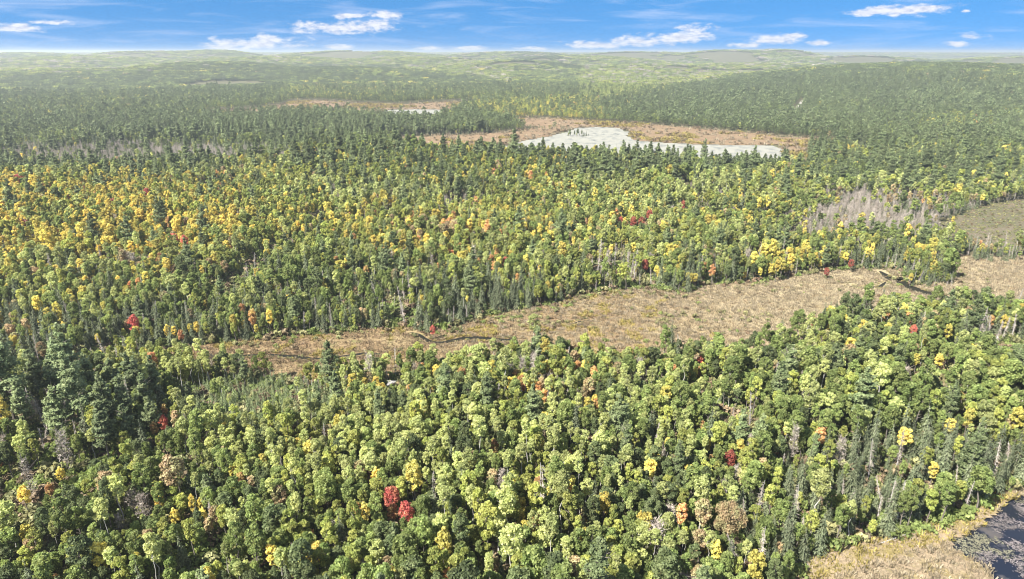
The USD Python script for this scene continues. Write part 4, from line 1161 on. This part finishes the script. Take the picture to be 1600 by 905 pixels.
# ------------------------------------------------------------------ which trees are things of their own: the 300 of each kind that show largest
KINDS = {}
for ci, c in enumerate(CLASSES):
    KINDS.setdefault(c[0], []).append(ci)
on = (T_u > 2) & (T_u < 1598) & (T_v > 60) & (T_v < 903)
single = np.zeros(len(T_x), bool)
for kind, cs in KINDS.items():
    i = np.nonzero(np.isin(T_c, cs) & on & (T_r < 900))[0]
    i = i[np.argsort(-(T_h[i] / T_f[i]) - 10 * (T_l[i] >= 0))][:296 if kind != 'leafless_tree' else 240]
    single[i] = True
print('single trees', single.sum())

ZONES = [(180, 850, 330, 110, 'in the dense corner woods'), (560, 860, 220, 90, 'near the crimson maple cluster'), (940, 860, 170, 80, 'around the rusty brown giant'), (1190, 860, 70, 60, 'by the pond marsh tip'),
         (1410, 720, 190, 70, 'in the pond spruce stand'), (1430, 800, 110, 40, 'among the silver snags'), (110, 640, 160, 60, 'in the shelf-branched pine grove'), (400, 592, 140, 32, 'among the young conifers'),
         (640, 690, 280, 70, 'in the pale aspen stand'), (1080, 620, 180, 60, 'in the marsh-side aspens'), (1430, 540, 240, 70, 'on the wooded rise'), (900, 590, 120, 30, 'in the autumn-tinted gap'),
         (1130, 530, 140, 26, 'along the marsh near bank'), (900, 540, 110, 20, 'by the marsh spruce fringe'), (620, 575, 130, 26, 'below the creek bend'), (300, 660, 150, 50, 'by the magenta maple'),
         (60, 720, 130, 50, 'above the bright yellow tree'), (320, 740, 200, 50, 'above the white leafless trees'), (1250, 650, 130, 60, 'under the lone scarlet maple'), (850, 720, 200, 50, 'midway down the near woods'),
         (180, 515, 330, 45, 'along the dark spruce wall'), (640, 490, 260, 40, 'on the spruce-lined far bank'), (980, 430, 140, 30, 'behind the widest marsh'), (1240, 405, 90, 24, 'by the yellow bank trees'),
         (1390, 405, 90, 30, 'behind the marsh copse'), (1530, 390, 70, 30, 'on the heath spur'), (150, 345, 330, 70, 'on the golden slope'), (620, 340, 280, 60, 'on the mixed slope'),
         (690, 250, 280, 34, 'on the lake-side crest'), (1060, 258, 220, 26, 'before the pale lake'), (1000, 345, 120, 50, 'near the red slope patch'), (1250, 345, 150, 50, 'on the greener slope end'),
         (1420, 328, 100, 26, 'in the grey scrub'), (1420, 265, 190, 34, 'on the dark flat wood'), (130, 240, 340, 44, 'in the far conifer flat'), (150, 440, 260, 40, 'low on the golden slope'), (720, 420, 200, 40, 'low on the mixed slope'),
         (900, 205, 80, 14, 'on the lake marsh')]
ZC = np.array([z[:4] for z in ZONES], float)
NOUN = {'broadleaf_tree': 'broadleaf tree', 'autumn_tree': 'autumn tree', 'maple_tree': 'maple', 'aspen_tree': 'aspen', 'spruce_tree': 'spruce', 'pine_tree': 'pine', 'young_conifer': 'young conifer', 'dead_tree': 'snag',
        'leafless_tree': 'leafless tree'}
SHORT = ['green', 'dark green', 'yellow-green', 'golden', 'orange', 'rusty', 'red', 'aspen', 'spruce', 'pine', 'young conifer', 'snag', 'leafless', 'brown']
CAT = {'young_conifer': 'conifer', 'dead_tree': 'dead tree', 'spruce_tree': 'spruce', 'pine_tree': 'pine', 'aspen_tree': 'aspen', 'maple_tree': 'maple'}
SPREAD = {'broadleaf_tree': ['round', 'tall', 'broad', 'small'], 'spruce_tree': ['dense', 'tall', 'small', 'thin'], 'aspen_tree': ['tall', 'full', 'slender'], 'pine_tree': ['tiered', 'tall', 'small']}
si = np.nonzero(single)[0]
from scipy.spatial import cKDTree
near_i = np.nonzero(on & (T_r < 1000))[0]
kd = cKDTree(np.stack([T_u[near_i], T_v[near_i] * 1.4], 1))
labels, seen_label = {}, {}
LM_SHORT = {0: 'the tall lone pine', 2: 'the big rusty tree', 3: 'the crimson maple', 6: 'the lone scarlet maple', 7: 'the magenta maple', 10: 'the narrow scarlet tree', 11: 'the bright yellow tree', 14: 'the mustard yellow tree', 15: 'the amber topped tree',
            18: 'the largest shelf-branched pine', 19: 'the tall pine before the spruce wall', 21: 'the flat-tiered pine', 23: 'the small marsh-edge pine', 24: 'the dark tiered pine', 26: 'the wide drooping pine', 27: 'the single pointed spruce', 28: 'the brightest yellow tree',
            30: 'the copse tip yellow tree', 31: 'the lone yellow scrub tree', 33: 'the tallest slope maple', 37: 'the dark magenta bank tree', 40: 'the mid-slope crimson maple', 43: 'the upright yellow tree', 45: 'the amber crowned tree', 46: 'the lime yellow tree',
            47: 'the bright lime tree', 48: 'the forked white birch', 51: 'the bushy silver snag', 55: 'the widest white branches', 57: 'the three white trunks', 58: 'the small yellow wall-top crown', 39: 'the golden upright tree'}
LMI = [k for k in LM_SHORT if k < len(LANDMARKS)]
LMP = np.array([LANDMARKS[k][:2] for k in LMI], float)


def beside(u, v):
    du, dv = LMP[:, 0] - u, (LMP[:, 1] - v) * 1.5
    k = int(np.argmin(np.hypot(du, dv)))
    d = math.hypot(du[k], dv[k])
    a = math.degrees(math.atan2(-dv[k], du[k])) % 360
    side = ['left of', 'left and in front of', 'in front of', 'right and in front of', 'right of', 'right and behind', 'behind', 'left and behind'][int((a + 22.5) // 45) % 8]
    far = 'just ' if d < 28 else 'a little ' if d < 60 else 'some way ' if d < 110 else 'far '
    return f'{far}{side} {LM_SHORT[LMI[k]]}'




def size_word(i):
    s = T_s[i]
    return 'large ' if s > 1.17 else 'small ' if s < 0.84 else ''


for i in si[np.argsort(-T_l[si])]:
    if T_l[i] >= 0:
        lab = LANDMARKS[T_l[i]][5]
    else:
        kind, colour = CLASSES[T_c[i]][:2]
        _, nb = kd.query((T_u[i], T_v[i] * 1.4), 14)
        nb = [near_i[j] for j in nb if j < len(near_i) and near_i[j] != i]
        L = [j for j in nb if T_u[j] < T_u[i] - 4]; R = [j for j in nb if T_u[j] > T_u[i] + 4]
        D = [j for j in nb if T_v[j] > T_v[i] + 5]
        zone = ZONES[int(np.argmin(((T_u[i] - ZC[:, 0]) / ZC[:, 2]) ** 2 + ((T_v[i] - ZC[:, 1]) / ZC[:, 3]) ** 2))][4]
        a = SHORT[T_c[L[0]]] if L else 'open ground'
        b = SHORT[T_c[R[0]]] if R else 'open ground'
        d = SHORT[T_c[D[0]]] if D else 'open ground'
        noun = f'{colour} {NOUN[kind]}'
        U = [j for j in nb if T_v[j] < T_v[i] - 5]
        up = SHORT[T_c[U[0]]] if U else 'open ground'
        sp = SPREAD.get(kind, ["neat", "loose", "narrow"]); spw = sp[T_k[i] % len(sp)]
        a2 = SHORT[T_c[L[1]]] if len(L) > 1 else a
        b2 = SHORT[T_c[R[1]]] if len(R) > 1 else b
        odd = [j for j in nb if T_c[j] != T_c[i]]
        o1 = SHORT[T_c[odd[0]]] if odd else d
        opts = [f'{size_word(i)}{noun} between {a} and {b} {zone}', f'{size_word(i)}{noun} between {a} and {b} above {d} {zone}',
                f'{SPREAD.get(kind, ["neat", "loose", "narrow"])[T_k[i] % len(SPREAD.get(kind, ["neat", "loose", "narrow"]))]} {noun} between {a} and {b} above {d} {zone}']
        opts += [f'{spw} {noun} between {a} and {b} below {up} {zone}', f'{size_word(i)}{noun} with {o1} close by, between {a} and {b} {zone}', f'{spw} {noun} among {a}, {a2}, {b} and {b2} {zone}',
                 f'{size_word(i)}{noun} above {d} below {up} by {o1} {zone}', f'{spw} {noun} above {d} below {up} by {o1} {zone}']
        bs_ = beside(T_u[i], T_v[i])
        opts += [f'{size_word(i)}{noun} {bs_}', f'{spw} {noun} {bs_}', f'{spw} {noun} by {o1} {bs_}', f'{size_word(i)}{noun} above {d} {bs_}', f'{size_word(i)}{noun} between {a} and {b} {bs_}', f'{spw} {noun} between {a2} and {b2} {bs_}']
        cell = f'{["end of the strip", "inner end", "middle", "pine side", "outer end"][int(np.clip((T_u[i] - 260) // 60, 0, 4))]}, {["first", "second", "third", "fourth"][int(np.clip((T_v[i] - 570) // 14, 0, 3))]} tier down'
        if kind == 'young_conifer':
            opts += [f'{w}{sp2} green young conifer in the thicket, {cell}' for w in (size_word(i), '') for sp2 in (spw, 'pointed')] + [f'{size_word(i)}{spw} young conifer by {q}, thicket {cell}' for q in (a, b, d, o1)]
        opts = [o for o in opts if len(o.replace('-', ' ').split()) <= 16] or [f'{noun} by {a} {zone}']
        lab = next((o for o in opts if o not in seen_label), opts[-1])
    labels[i] = lab
    seen_label.setdefault(lab, []).append(i)
group_of = {}
for lab, ii in seen_label.items():
    for i in ii:
        kind = CLASSES[T_c[i]][0]
        group_of[i] = (f'{lab} alike'[:80]) if len(ii) > 1 else f'{NOUN[kind]}s of the forest'


Q = quat(T_yaw, T_tilt)
def xform_attr(prim, i, z=None):
    X = UsdGeom.Xformable(prim)
    X.AddTranslateOp().Set(Gf.Vec3d(float(T_x[i]), float(T_y[i]), float(T_z[i])))
    X.AddOrientOp().Set(Gf.Quatf(*map(float, Q[i])))
    X.AddScaleOp().Set(Gf.Vec3f(float(T_sx[i]), float(T_sx[i]), float(T_s[i])))


for i in si:
    kind = CLASSES[T_c[i]][0]
    p = UsdGeom.Xform.Define(stage, '/World/' + numbered(kind)).GetPrim()
    p.GetReferences().AddInternalReference(SHAPE[T_c[i], T_k[i], 0])
    p.SetInstanceable(True)
    xform_attr(p, i)
    tag(p, labels[i], CAT.get(kind, 'tree'), group_of[i])


def instancer(path, protos, idx, pos, q, sc, label=None, category=None, kind='stuff'):
    """protos: paths of class prims."""
    I = UsdGeom.PointInstancer.Define(stage, path)
    used = sorted(set(map(int, idx)))
    remap = {u: n for n, u in enumerate(used)}
    targets = []
    for u in used:
        tp = f'{path}/shapes/shape_{remap[u]:03d}'
        UsdGeom.Xform.Define(stage, tp).GetPrim().GetReferences().AddInternalReference(protos[u])
        targets.append(tp)
    I.CreatePrototypesRel().SetTargets(targets)
    I.CreateProtoIndicesAttr(Vt.IntArray.FromNumpy(np.array([remap[int(u)] for u in idx], np.int32)))
    I.CreatePositionsAttr(Vt.Vec3fArray.FromNumpy(np.ascontiguousarray(pos, np.float32)))
    I.CreateOrientationsAttr(Vt.QuathArray([Gf.Quath(*map(float, a)) for a in q]))
    I.CreateScalesAttr(Vt.Vec3fArray.FromNumpy(np.ascontiguousarray(sc, np.float32)))
    tag(I.GetPrim(), label, category, kind=kind)
    return I


keys = sorted(SHAPE); key_i = {k: n for n, k in enumerate(keys)}; key_p = [SHAPE[k] for k in keys]
lod = np.where(T_r < 480, 0, np.where(T_r < 1100, 1, 2))
rest_label = {'broadleaf_tree': 'green and yellow-green broadleaf trees filling the wide forest', 'autumn_tree': 'golden, orange and rusty trees scattered through the forest', 'maple_tree': 'remaining red maples of the forest',
              'aspen_tree': 'pale green aspens filling the forest', 'spruce_tree': 'dark spruces filling the forest and banks', 'pine_tree': 'blue-green pines of the farther forest', 'young_conifer': 'young conifers beyond the near thicket',
              'dead_tree': 'grey snags scattered farther off', 'leafless_tree': 'pinkish leafless scrub trees in grey bands'}
rest_name = {'broadleaf_tree': 'broadleaf_forest', 'autumn_tree': 'autumn_forest', 'maple_tree': 'maple_forest', 'aspen_tree': 'aspen_forest', 'spruce_tree': 'spruce_forest', 'pine_tree': 'pine_forest', 'young_conifer': 'conifer_undergrowth',
             'dead_tree': 'snag_woods', 'leafless_tree': 'leafless_woods'}
for kind, cs in KINDS.items():
    i = np.nonzero(np.isin(T_c, cs) & ~single)[0]
    if len(i) == 0:
        continue
    idx = [key_i[int(a), int(b), int(c)] for a, b, c in zip(T_c[i], T_k[i], lod[i])]
    instancer('/World/' + rest_name[kind], key_p, idx, np.stack([T_x, T_y, T_z], 1)[i], Q[i], np.stack([T_sx, T_sx, T_s], 1)[i], rest_label[kind], 'forest')

# ------------------------------------------------------------------ far country: groups of crowns, larger with distance
def crown_group(seed, look, path, conif=False):
    rng = np.random.default_rng(seed)
    b = Buf()
    for k in range(9):
        cx, cy = (k % 3 - 1) * 5.2 + rng.normal() * 1.3, (k // 3 - 1) * 5.2 + rng.normal() * 1.3
        s = rng.uniform(0.8, 1.2)
        if conif:
            v, f, t = broadleaf(seed * 10 + k, H=14 * s, R=2.1 * s, cb=1, lobes=5, N=34, size=0.95)
        else:
            v, f, t = broadleaf(seed * 10 + k, H=13 * s, R=3.3 * s, cb=3, lobes=7, N=48, size=1.1)
        b.add(v + [cx, cy, 0], f, np.clip(t * 0.6 + 0.4 * rng.random(), 0, 1))
    UsdGeom.Xform.Define(stage, path)
    put(path + '/crowns', b.get(), look)


far_looks = ['green', 'dark_green', 'yellow_green', 'golden', 'spruce', 'pine', 'rust', 'twig']
far_paths = []
for k, lk in enumerate(far_looks):
    for s in range(2):
        pth = f'/World/tree_shapes/crown_group_{lk}_{s}'
        crown_group(600 + k * 5 + s, lk, pth, lk == 'spruce')
        far_paths.append(pth)
cls_to_far = {GREEN: 0, DARK: 1, YG: 2, GOLD: 3, ORANGE: 3, RUST: 6, RED: 6, ASPEN: 2, SPRUCE: 4, PINE: 5, YOUNG: 0, DEAD: 1, BARE: 7, BROWN: 6}
fx, fy, fsz = [], [], []
r = 2380.0
while r < 14500:
    st = r / 165.0
    n = int(2 * math.radians(43) * r / st)
    a = np.linspace(-math.radians(43), math.radians(43), n) + rng.uniform(-0.45, 0.45, n) * st / r
    rr = r + rng.uniform(-0.5, 0.5, n) * st
    fx.append(np.sin(a) * rr); fy.append(np.cos(a) * rr); fsz.append(np.full(n, st))
    r += st
fx, fy, fsz = map(np.concatenate, (fx, fy, fsz))
fz = terrain(fx, fy)
k = seen(fx, fy, fz + 16)
fx, fy, fz, fsz = fx[k], fy[k], fz[k], fsz[k]
fields_sw = np.hypot(nz(fx, fy, 700, 61, 3), 0)
k = ~((nz(fx, fy, 420, 61, 3) > 0.27) & (fy > 3600)) & ~inside(MEADOW, fx, fy)
fx, fy, fz, fsz = fx[k], fy[k], fz[k], fsz[k]
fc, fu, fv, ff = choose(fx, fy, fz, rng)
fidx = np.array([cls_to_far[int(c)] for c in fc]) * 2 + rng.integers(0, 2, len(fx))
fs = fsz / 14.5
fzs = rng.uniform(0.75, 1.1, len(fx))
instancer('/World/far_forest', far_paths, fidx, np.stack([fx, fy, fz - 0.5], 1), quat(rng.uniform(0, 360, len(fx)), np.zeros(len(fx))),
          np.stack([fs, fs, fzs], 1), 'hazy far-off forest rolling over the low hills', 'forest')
print('far groups', len(fx))

# ------------------------------------------------------------------ low growth
for nm, fn, lk in (('bush_0', bush(1), 'shrub'), ('bush_1', bush(2, 0.9, 1.2, 80), 'green'), ('bush_2', bush(3, 1.2, 1.1, 90), 'shrub'), ('bush_3', bush(4, 0.9, 1.1, 70), 'heather'),
                   ('tuft_0', tuft(5), 'reed'), ('tuft_1', tuft(6, 1.0, 0.7), 'reed'), ('tuft_2', tuft(7, 0.9, 0.8), 'sedge'), ('tuft_3', tuft(8, 1.0, 0.55), 'heather'), ('tuft_4', tuft(9, 0.9, 0.7), 'sedge')):
    UsdGeom.Xform.Define(stage, f'/World/tree_shapes/{nm}')
    put(f'/World/tree_shapes/{nm}/leaves', fn, lk)
LOW = [f'/World/tree_shapes/bush_{k}' for k in range(4)] + [f'/World/tree_shapes/tuft_{k}' for k in range(5)]


def scatter(path, x, y, z, idx, smin, smax, label, category, rng):
    n = len(x)
    s = rng.uniform(smin, smax, n)
    return instancer(path, LOW, idx, np.stack([x, y, z], 1), quat(rng.uniform(0, 360, n), rng.uniform(0, 6, n)), np.stack([s, s, s * rng.uniform(0.75, 1.2, n)], 1), label, category)


x, y = candidates(100, 480, 2.5, rng)
z = terrain(x, y)
k = in_view(x, y, z, 60) & ~open_ground(x, y, 0)
x, y, z = x[k], y[k], z[k]
scatter('/World/undergrowth', x, y, z - 0.1, rng.choice([0, 1, 1, 1, 3], len(x)), 0.8, 3.0, 'low leafy undergrowth between the trunks of the near forest', 'undergrowth', rng)

# marsh grasses: tussocks thick along creeks and pond, thinner elsewhere
gx, gy = candidates(120, 520, 1.55, rng)
sm, sp = signed(MARSH, gx, gy) + 3, np.minimum(signed(POND_MARSH, gx, gy) + 2, -signed(POND, gx, gy))
k = ((sm > 0) | (sp > 0)) & in_view(gx, gy, gx * 0, 60)
gx, gy, sm, sp = gx[k], gy[k], sm[k], sp[k]
cd = np.min([line_dist(c[::3], gx, gy) for c in CREEK_PATHS], axis=0)
k = cd > np.where(gx > 170, 3.6, 1.8)
gx, gy, sm, sp, cd = gx[k], gy[k], sm[k], sp[k], cd[k]
gu, gv, gf = project(np.stack([gx, gy, gx * 0], 1))
rusty = smooth(760, 560, gu + 60 * nz(gx, gy, 25, 41)) * (sm > 0)
straw = smooth(900, 1250, gu + 120 * nz(gx, gy, 30, 42))
pn = nz(gx, gy, 9, 43)
# the yellow sedge belt along the pond marsh channel
belt = np.array([flat(u, v) for u, v in [(1262, 892), (1300, 880), (1340, 866), (1376, 858), (1410, 848), (1450, 836), (1490, 828), (1525, 816), (1548, 802), (1580, 784)]])
bd = line_dist(belt, gx, gy)
pick = rng.random(len(gx))
gi = np.where(pick < 0.5 + 0.3 * straw, 4 + (pick * 97).astype(int) % 2, 7)
gi = np.where((rusty > pick * 0.9 + 0.05), 7, gi)
gi = np.where((pn > 0.28) & (straw < 0.6), 6, gi)
gi = np.where((sp > 0) & (bd < 4.2 + 2.5 * pn) & (pick < 0.9), np.where(pick < 0.5, 6, 8), np.where(sp > 0, 4 + (pick * 50).astype(int) % 2, gi))
# ragged dark banks
bk_x, bk_y = [], []
for c_, w_ in zip(CREEK_PATHS, CREEK_W):
    for sgn in (-1, 1):
        q_ = np.repeat(c_, 3, axis=0) + rng.normal(size=(3 * len(c_), 2)) * 0.4
        g_ = np.gradient(c_, axis=0); g_ /= np.linalg.norm(g_, axis=1, keepdims=True) + 1e-9
        nrm_ = np.repeat(np.stack([-g_[:, 1], g_[:, 0]], 1), 3, axis=0)
        q_ = q_ + sgn * nrm_ * (w_ * 0.5 + 0.25 + np.abs(rng.normal(size=len(q_)))[:, None] * 1.1)
        bk_x.append(q_[:, 0]); bk_y.append(q_[:, 1])
bk_x, bk_y = np.concatenate(bk_x), np.concatenate(bk_y)
scatter('/World/creek_bank_grass', bk_x, bk_y, np.full(len(bk_x), 0.08), rng.choice([2, 7, 6, 7, 7, 4], len(bk_x)), 0.3, 0.7, 'low dark tussocks lining the marsh creek banks', 'marsh grass', rng)
scatter('/World/marsh_grass', gx, gy, np.full(len(gx), 0.08), gi, 0.6, 1.35, 'dry tan, rusty and yellow sedge tussocks covering the open marsh', 'marsh grass', rng)
print('tufts', len(gx))

# shrubs in the marsh
bx, by = candidates(200, 480, 3.0, rng)
sm = signed(MARSH, bx, by)
bu, bv, bf = project(np.stack([bx, by, bx * 0], 1))
w = 0.035 + 0.55 * smooth(12, 2, sm) * (nz(bx, by, 22, 51) > -0.1) + 0.35 * smooth(1.1, 0.7, np.hypot((bu - 815) / 75, (bv - 500) / 16)) + 0.22 * smooth(1.1, 0.7, np.hypot((bu - 1120) / 120, (bv - 505) / 20)) + 0.5 * smooth(1.1, 0.6, np.hypot((bu - 690) / 40, (bv - 520) / 12))
k = (sm > 0.5) & (rng.random(len(bx)) < w) & in_view(bx, by, bx * 0, 40) & (np.min([line_dist(c[::3], bx, by) for c in CREEK_PATHS], axis=0) > 2.0)
bx, by, bu, bv = bx[k], by[k], bu[k], bv[k]
bk = rng.choice([0, 0, 1, 2, 3], len(bx)); bs = rng.uniform(0.7, 1.7, len(bx)); byaw = rng.uniform(0, 360, len(bx))
order = np.argsort(-bs / np.hypot(bx, by) * ((bu > 0) & (bu < 1600)))
MARSH_SPOTS = [(60, 580, 'in the narrow marsh strip'), (330, 555, 'on the rusty marsh end'), (480, 545, 'on the rusty creek marsh'), (690, 522, 'at the creek bend'), (820, 500, 'in the green shrub patch'), (950, 490, 'in the tan marsh middle'),
               (1120, 500, 'on the scrubby marsh side'), (1230, 470, 'on the straw-coloured marsh'), (1400, 445, 'around the marsh copse'), (1540, 440, 'on the rusty marsh bay')]
shrub_seen = {}
rows = []
for i in order[:280]:
    d = [math.hypot(bu[i] - s[0], (bv[i] - s[1]) * 2) for s in MARSH_SPOTS]
    edge = 'against the bank trees' if signed(MARSH, bx[i:i + 1], by[i:i + 1])[0] < 6 else 'out in the sedge'
    lab = f"{'large ' if bs[i] > 1.35 else 'low ' if bs[i] < 0.95 else ''}{['olive', 'green', 'flat olive', 'rusty'][bk[i]]} marsh shrub {edge} {MARSH_SPOTS[int(np.argmin(d))][2]}"
    if lab in shrub_seen:
        sz = 'large ' if bs[i] > 1.35 else 'low ' if bs[i] < 0.95 else ''
        kd2 = ['olive', 'green', 'flat olive', 'rusty'][bk[i]]
        alt = [f'{sz}{kd2} marsh shrub {beside(bu[i], bv[i])}', f'{sz}{kd2} shrub {edge} {beside(bu[i], bv[i])}', f'{sz}{kd2} shrub by the {["olive", "green", "flat olive", "rusty"][bk[int(np.argsort(np.hypot(bx - bx[i], by - by[i]))[1])]]} one {beside(bu[i], bv[i])}']
        lab = next((q for q in alt if q not in shrub_seen and len(q.replace('-', ' ').split()) <= 16), lab)
    rows.append((i, lab)); shrub_seen[lab] = shrub_seen.get(lab, 0) + 1
for i, lab in rows:
    p = UsdGeom.Xform.Define(stage, '/World/' + numbered('marsh_shrub')).GetPrim()
    p.GetReferences().AddInternalReference(LOW[bk[i]])
    p.SetInstanceable(True)
    X = UsdGeom.Xformable(p)
    X.AddTranslateOp().Set(Gf.Vec3d(float(bx[i]), float(by[i]), 0.05)); X.AddRotateZOp().Set(float(byaw[i])); X.AddScaleOp().Set(Gf.Vec3f(float(bs[i])))
    tag(p, lab, 'shrub', f'{lab} alike' if shrub_seen[lab] > 1 else 'shrubs in the marsh')
rest = order[280:]
if len(rest):
    scatter('/World/marsh_shrubbery', bx[rest], by[rest], np.full(len(rest), 0.05), bk[rest], 0.6, 1.1, 'smaller olive shrubs dotted through the marsh sedge', 'shrubs', rng)

# heath plain and far marsh bushes
hx, hy = candidates(430, 760, 3.6, rng)
k = (signed(HEATH, hx, hy) > 0) & in_view(hx, hy, hx * 0, 40)
hx, hy = hx[k], hy[k]
scatter('/World/heath_shrubbery', hx, hy, np.zeros(len(hx)), rng.choice([0, 2, 3, 0, 7], len(hx)), 0.5, 1.3, 'low brown and olive heath covering the treeless plain', 'heath', rng)

fx2, fy2 = candidates(820, 2300, 6.5, rng)
sl = np.minimum(np.maximum(signed(LAKE_MARSH, fx2, fy2), signed(UPPER_MARSH, fx2, fy2)), -np.maximum(signed(LAKE, fx2, fy2), signed(UPPER_LAKE, fx2, fy2)))
pn = nz(fx2, fy2, 60, 95, 3)
k = (sl > 1) & in_view(fx2, fy2, fx2 * 0, 40) & (rng.random(len(fx2)) < 0.12 + 0.8 * (pn > 0.12) + 0.6 * (sl < 14))
fx2, fy2, pn = fx2[k], fy2[k], pn[k]
scatter('/World/lake_marsh_grass', fx2, fy2, np.full(len(fx2), 0.1), np.where(rng.random(len(fx2)) < 0.22, 3, np.where(pn > 0.1, 6, 4)), 1.6, 4.0, 'rusty and olive tussocks streaking the marsh round the far lake', 'marsh grass', rng)

# lily pads on the dark pond
def pads(seed, look):
    rng = np.random.default_rng(seed)
    b = Buf()
    for k in range(16):
        c = rng.normal(size=2) * 0.6; r = rng.uniform(0.09, 0.19); a = np.arange(7) * 2 * math.pi / 7 + rng.uniform(0, 6)
        v = np.c_[c[0] + np.cos(a) * r, c[1] + np.sin(a) * r, np.full(7, 0.004 * k)]
        b.add(v, np.array([[0, j, j + 1] for j in range(1, 6)]), np.full(7, rng.random()))
    UsdGeom.Xform.Define(stage, f'/World/tree_shapes/pads_{look}')
    put(f'/World/tree_shapes/pads_{look}/pads', b.get(), look)
    return f'/World/tree_shapes/pads_{look}'


LOOK['pad_purple'] = leaf('purple_grey_pads', (0.085, 0.072, 0.066), (0.105, 0.090, 0.083), (0.12, 0.10, 0.095), 0.05)
LOOK['pad_olive'] = leaf('olive_pads', (0.11, 0.105, 0.06), (0.14, 0.13, 0.078), (0.16, 0.15, 0.09), 0.05)
pad_paths = [pads(1, 'pad_purple'), pads(2, 'pad_olive')]
px, py = candidates(120, 330, 1.0, rng)
cover = nz(px, py, 9, 71, 4) + 0.30 * nz(px, py, 3, 72)
k = (signed(POND, px, py) > 0.6) & (cover > 0.04) & in_view(px, py, px * 0, 100)
px, py = px[k], py[k]
ol = nz(px, py, 12, 73) > 0.12
instancer('/World/lily_pads', pad_paths, ol.astype(int), np.stack([px, py, np.full(len(px), -0.10)], 1), quat(rng.uniform(0, 360, len(px)), np.zeros(len(px))), np.repeat(rng.uniform(0.7, 1.2, len(px))[:, None], 3, 1),
          'purple-grey and olive lily pads floating in mats on the dark pond', 'lily pads')

# fallen logs on the pond bank and in the clearing
def log_mesh(seed, L):
    rng = np.random.default_rng(seed)
    t, b = Buf(), Buf()
    stick(t, (0, 0, 0.2), (L, rng.normal() * 0.3, 0.3), 0.17, 0.05, 6)
    for k in range(int(L * 2.5)):
        q = rng.uniform(0.2, 0.98); a = rng.uniform(-0.6, 3.7); l = rng.uniform(0.5, 1.5) * (1.1 - 0.5 * q)
        p = np.array([q * L, 0, 0.25]); stick(b, p, p + [0.35 * l, math.cos(a) * l, max(-0.1, math.sin(a) * l)], 0.045, 0.012, 3, rng.random())
    return t.get(), b.get()


for k in range(3):
    base = f'/World/tree_shapes/fallen_log_{k}'
    UsdGeom.Xform.Define(stage, base)
    t, b = log_mesh(40 + k, 8 + 1.5 * k)
    put(base + '/stem', t, 'dead_wood'); put(base + '/branches', b, 'twig')
LOGS = [(1322, 842, 70, 'grey log lying down the bank below the dead snags'), (1340, 838, 100, 'forked grey log across the tan bank'), (1355, 845, 160, 'bleached log pointing at the pond marsh'), (1375, 850, 20, 'thin log half sunk in yellow sedge'),
        (1300, 850, 130, 'log with combed branches at the spruce foot'), (1262, 885, 150, 'tangle log at the tip of the pond marsh'), (1255, 900, 120, 'lowest grey log by the pond marsh tip'), (1395, 838, 60, 'short log under leaning snags'),
        (1420, 828, 45, 'log on pinkish bank by the snags'), (1440, 815, 110, 'slanting log beside the bank spruces'), (1490, 800, 80, 'log lying out from the last spruces to the pond'), (1503, 770, 10, 'white log lying level among pond spruces'),
        (275, 532, 30, 'log lying at the brushy edge of the rusty marsh'), (300, 538, 100, 'grey log among brush by the marsh edge'), (255, 520, 140, 'log in the brush gap of the spruce wall'), (48, 592, 40, 'log across the narrow marsh strip')]
for u, v, yaw, lab in LOGS:
    gx0, gy0 = flat(u, v)
    p = UsdGeom.Xform.Define(stage, '/World/' + numbered('fallen_log')).GetPrim()
    p.GetReferences().AddInternalReference(f'/World/tree_shapes/fallen_log_{int(u) % 3}')
    p.SetInstanceable(True)
    X = UsdGeom.Xformable(p)
    X.AddTranslateOp().Set(Gf.Vec3d(float(gx0), float(gy0), float(terrain(np.array([gx0]), np.array([gy0]))[0]) + 0.35)); X.AddRotateZOp().Set(float(yaw)); X.AddRotateYOp().Set(-6.0)
    tag(p, lab, 'log', 'fallen logs')

rk = trimesh.creation.icosphere(3, 1.0)
rv = rk.vertices * (1 + 0.35 * (meshkit.fbm(rk.vertices * 1.3 + 9, 4, 5)[:, None] - 0.5) * 2) * [3.4, 2.2, 1.5]
rv = np.round(rv * 1.6) / 1.6 * 0.45 + rv * 0.55
rz = float(terrain(np.array([ROCK[0]]), np.array([ROCK[1]]))[0])
rm = usdkit.mesh(stage, '/World/rock_outcrop', (rv + [ROCK[0], ROCK[1], rz + 0.5], rk.faces), earth('pale_rock', [(0.3, (0.22, 0.21, 0.20)), (0.7, (0.34, 0.33, 0.32))], 0.6, 4.0), smooth=35)
tag(rm.GetPrim(), 'pale grey rock showing between aspens below the creek bend', 'rock')

# ------------------------------------------------------------------ haze over the whole country
zmin = -1.6
top = float(max(CAM_H, (fz + 14.5 * fzs * 1.22).max(), (T_z + T_h * 1.1).max())) + 1.5
hb = trimesh.creation.box(bounds=[[-23600, -23600, zmin], [23600, 23600, top]])
hz = usdkit.mesh(stage, '/World/haze', hb, usdkit.material(stage, '/World/Looks/haze', {'v': ('principled_volume', {'color': (0.91, 0.965, 0.95), 'density': HAZE_DENSITY, 'anisotropy': 0.45})}, volume='v.volume'))
tag(hz.GetPrim(), 'thin pale haze lying over the wooded country', 'haze', kind='stuff')
print('haze top', top)
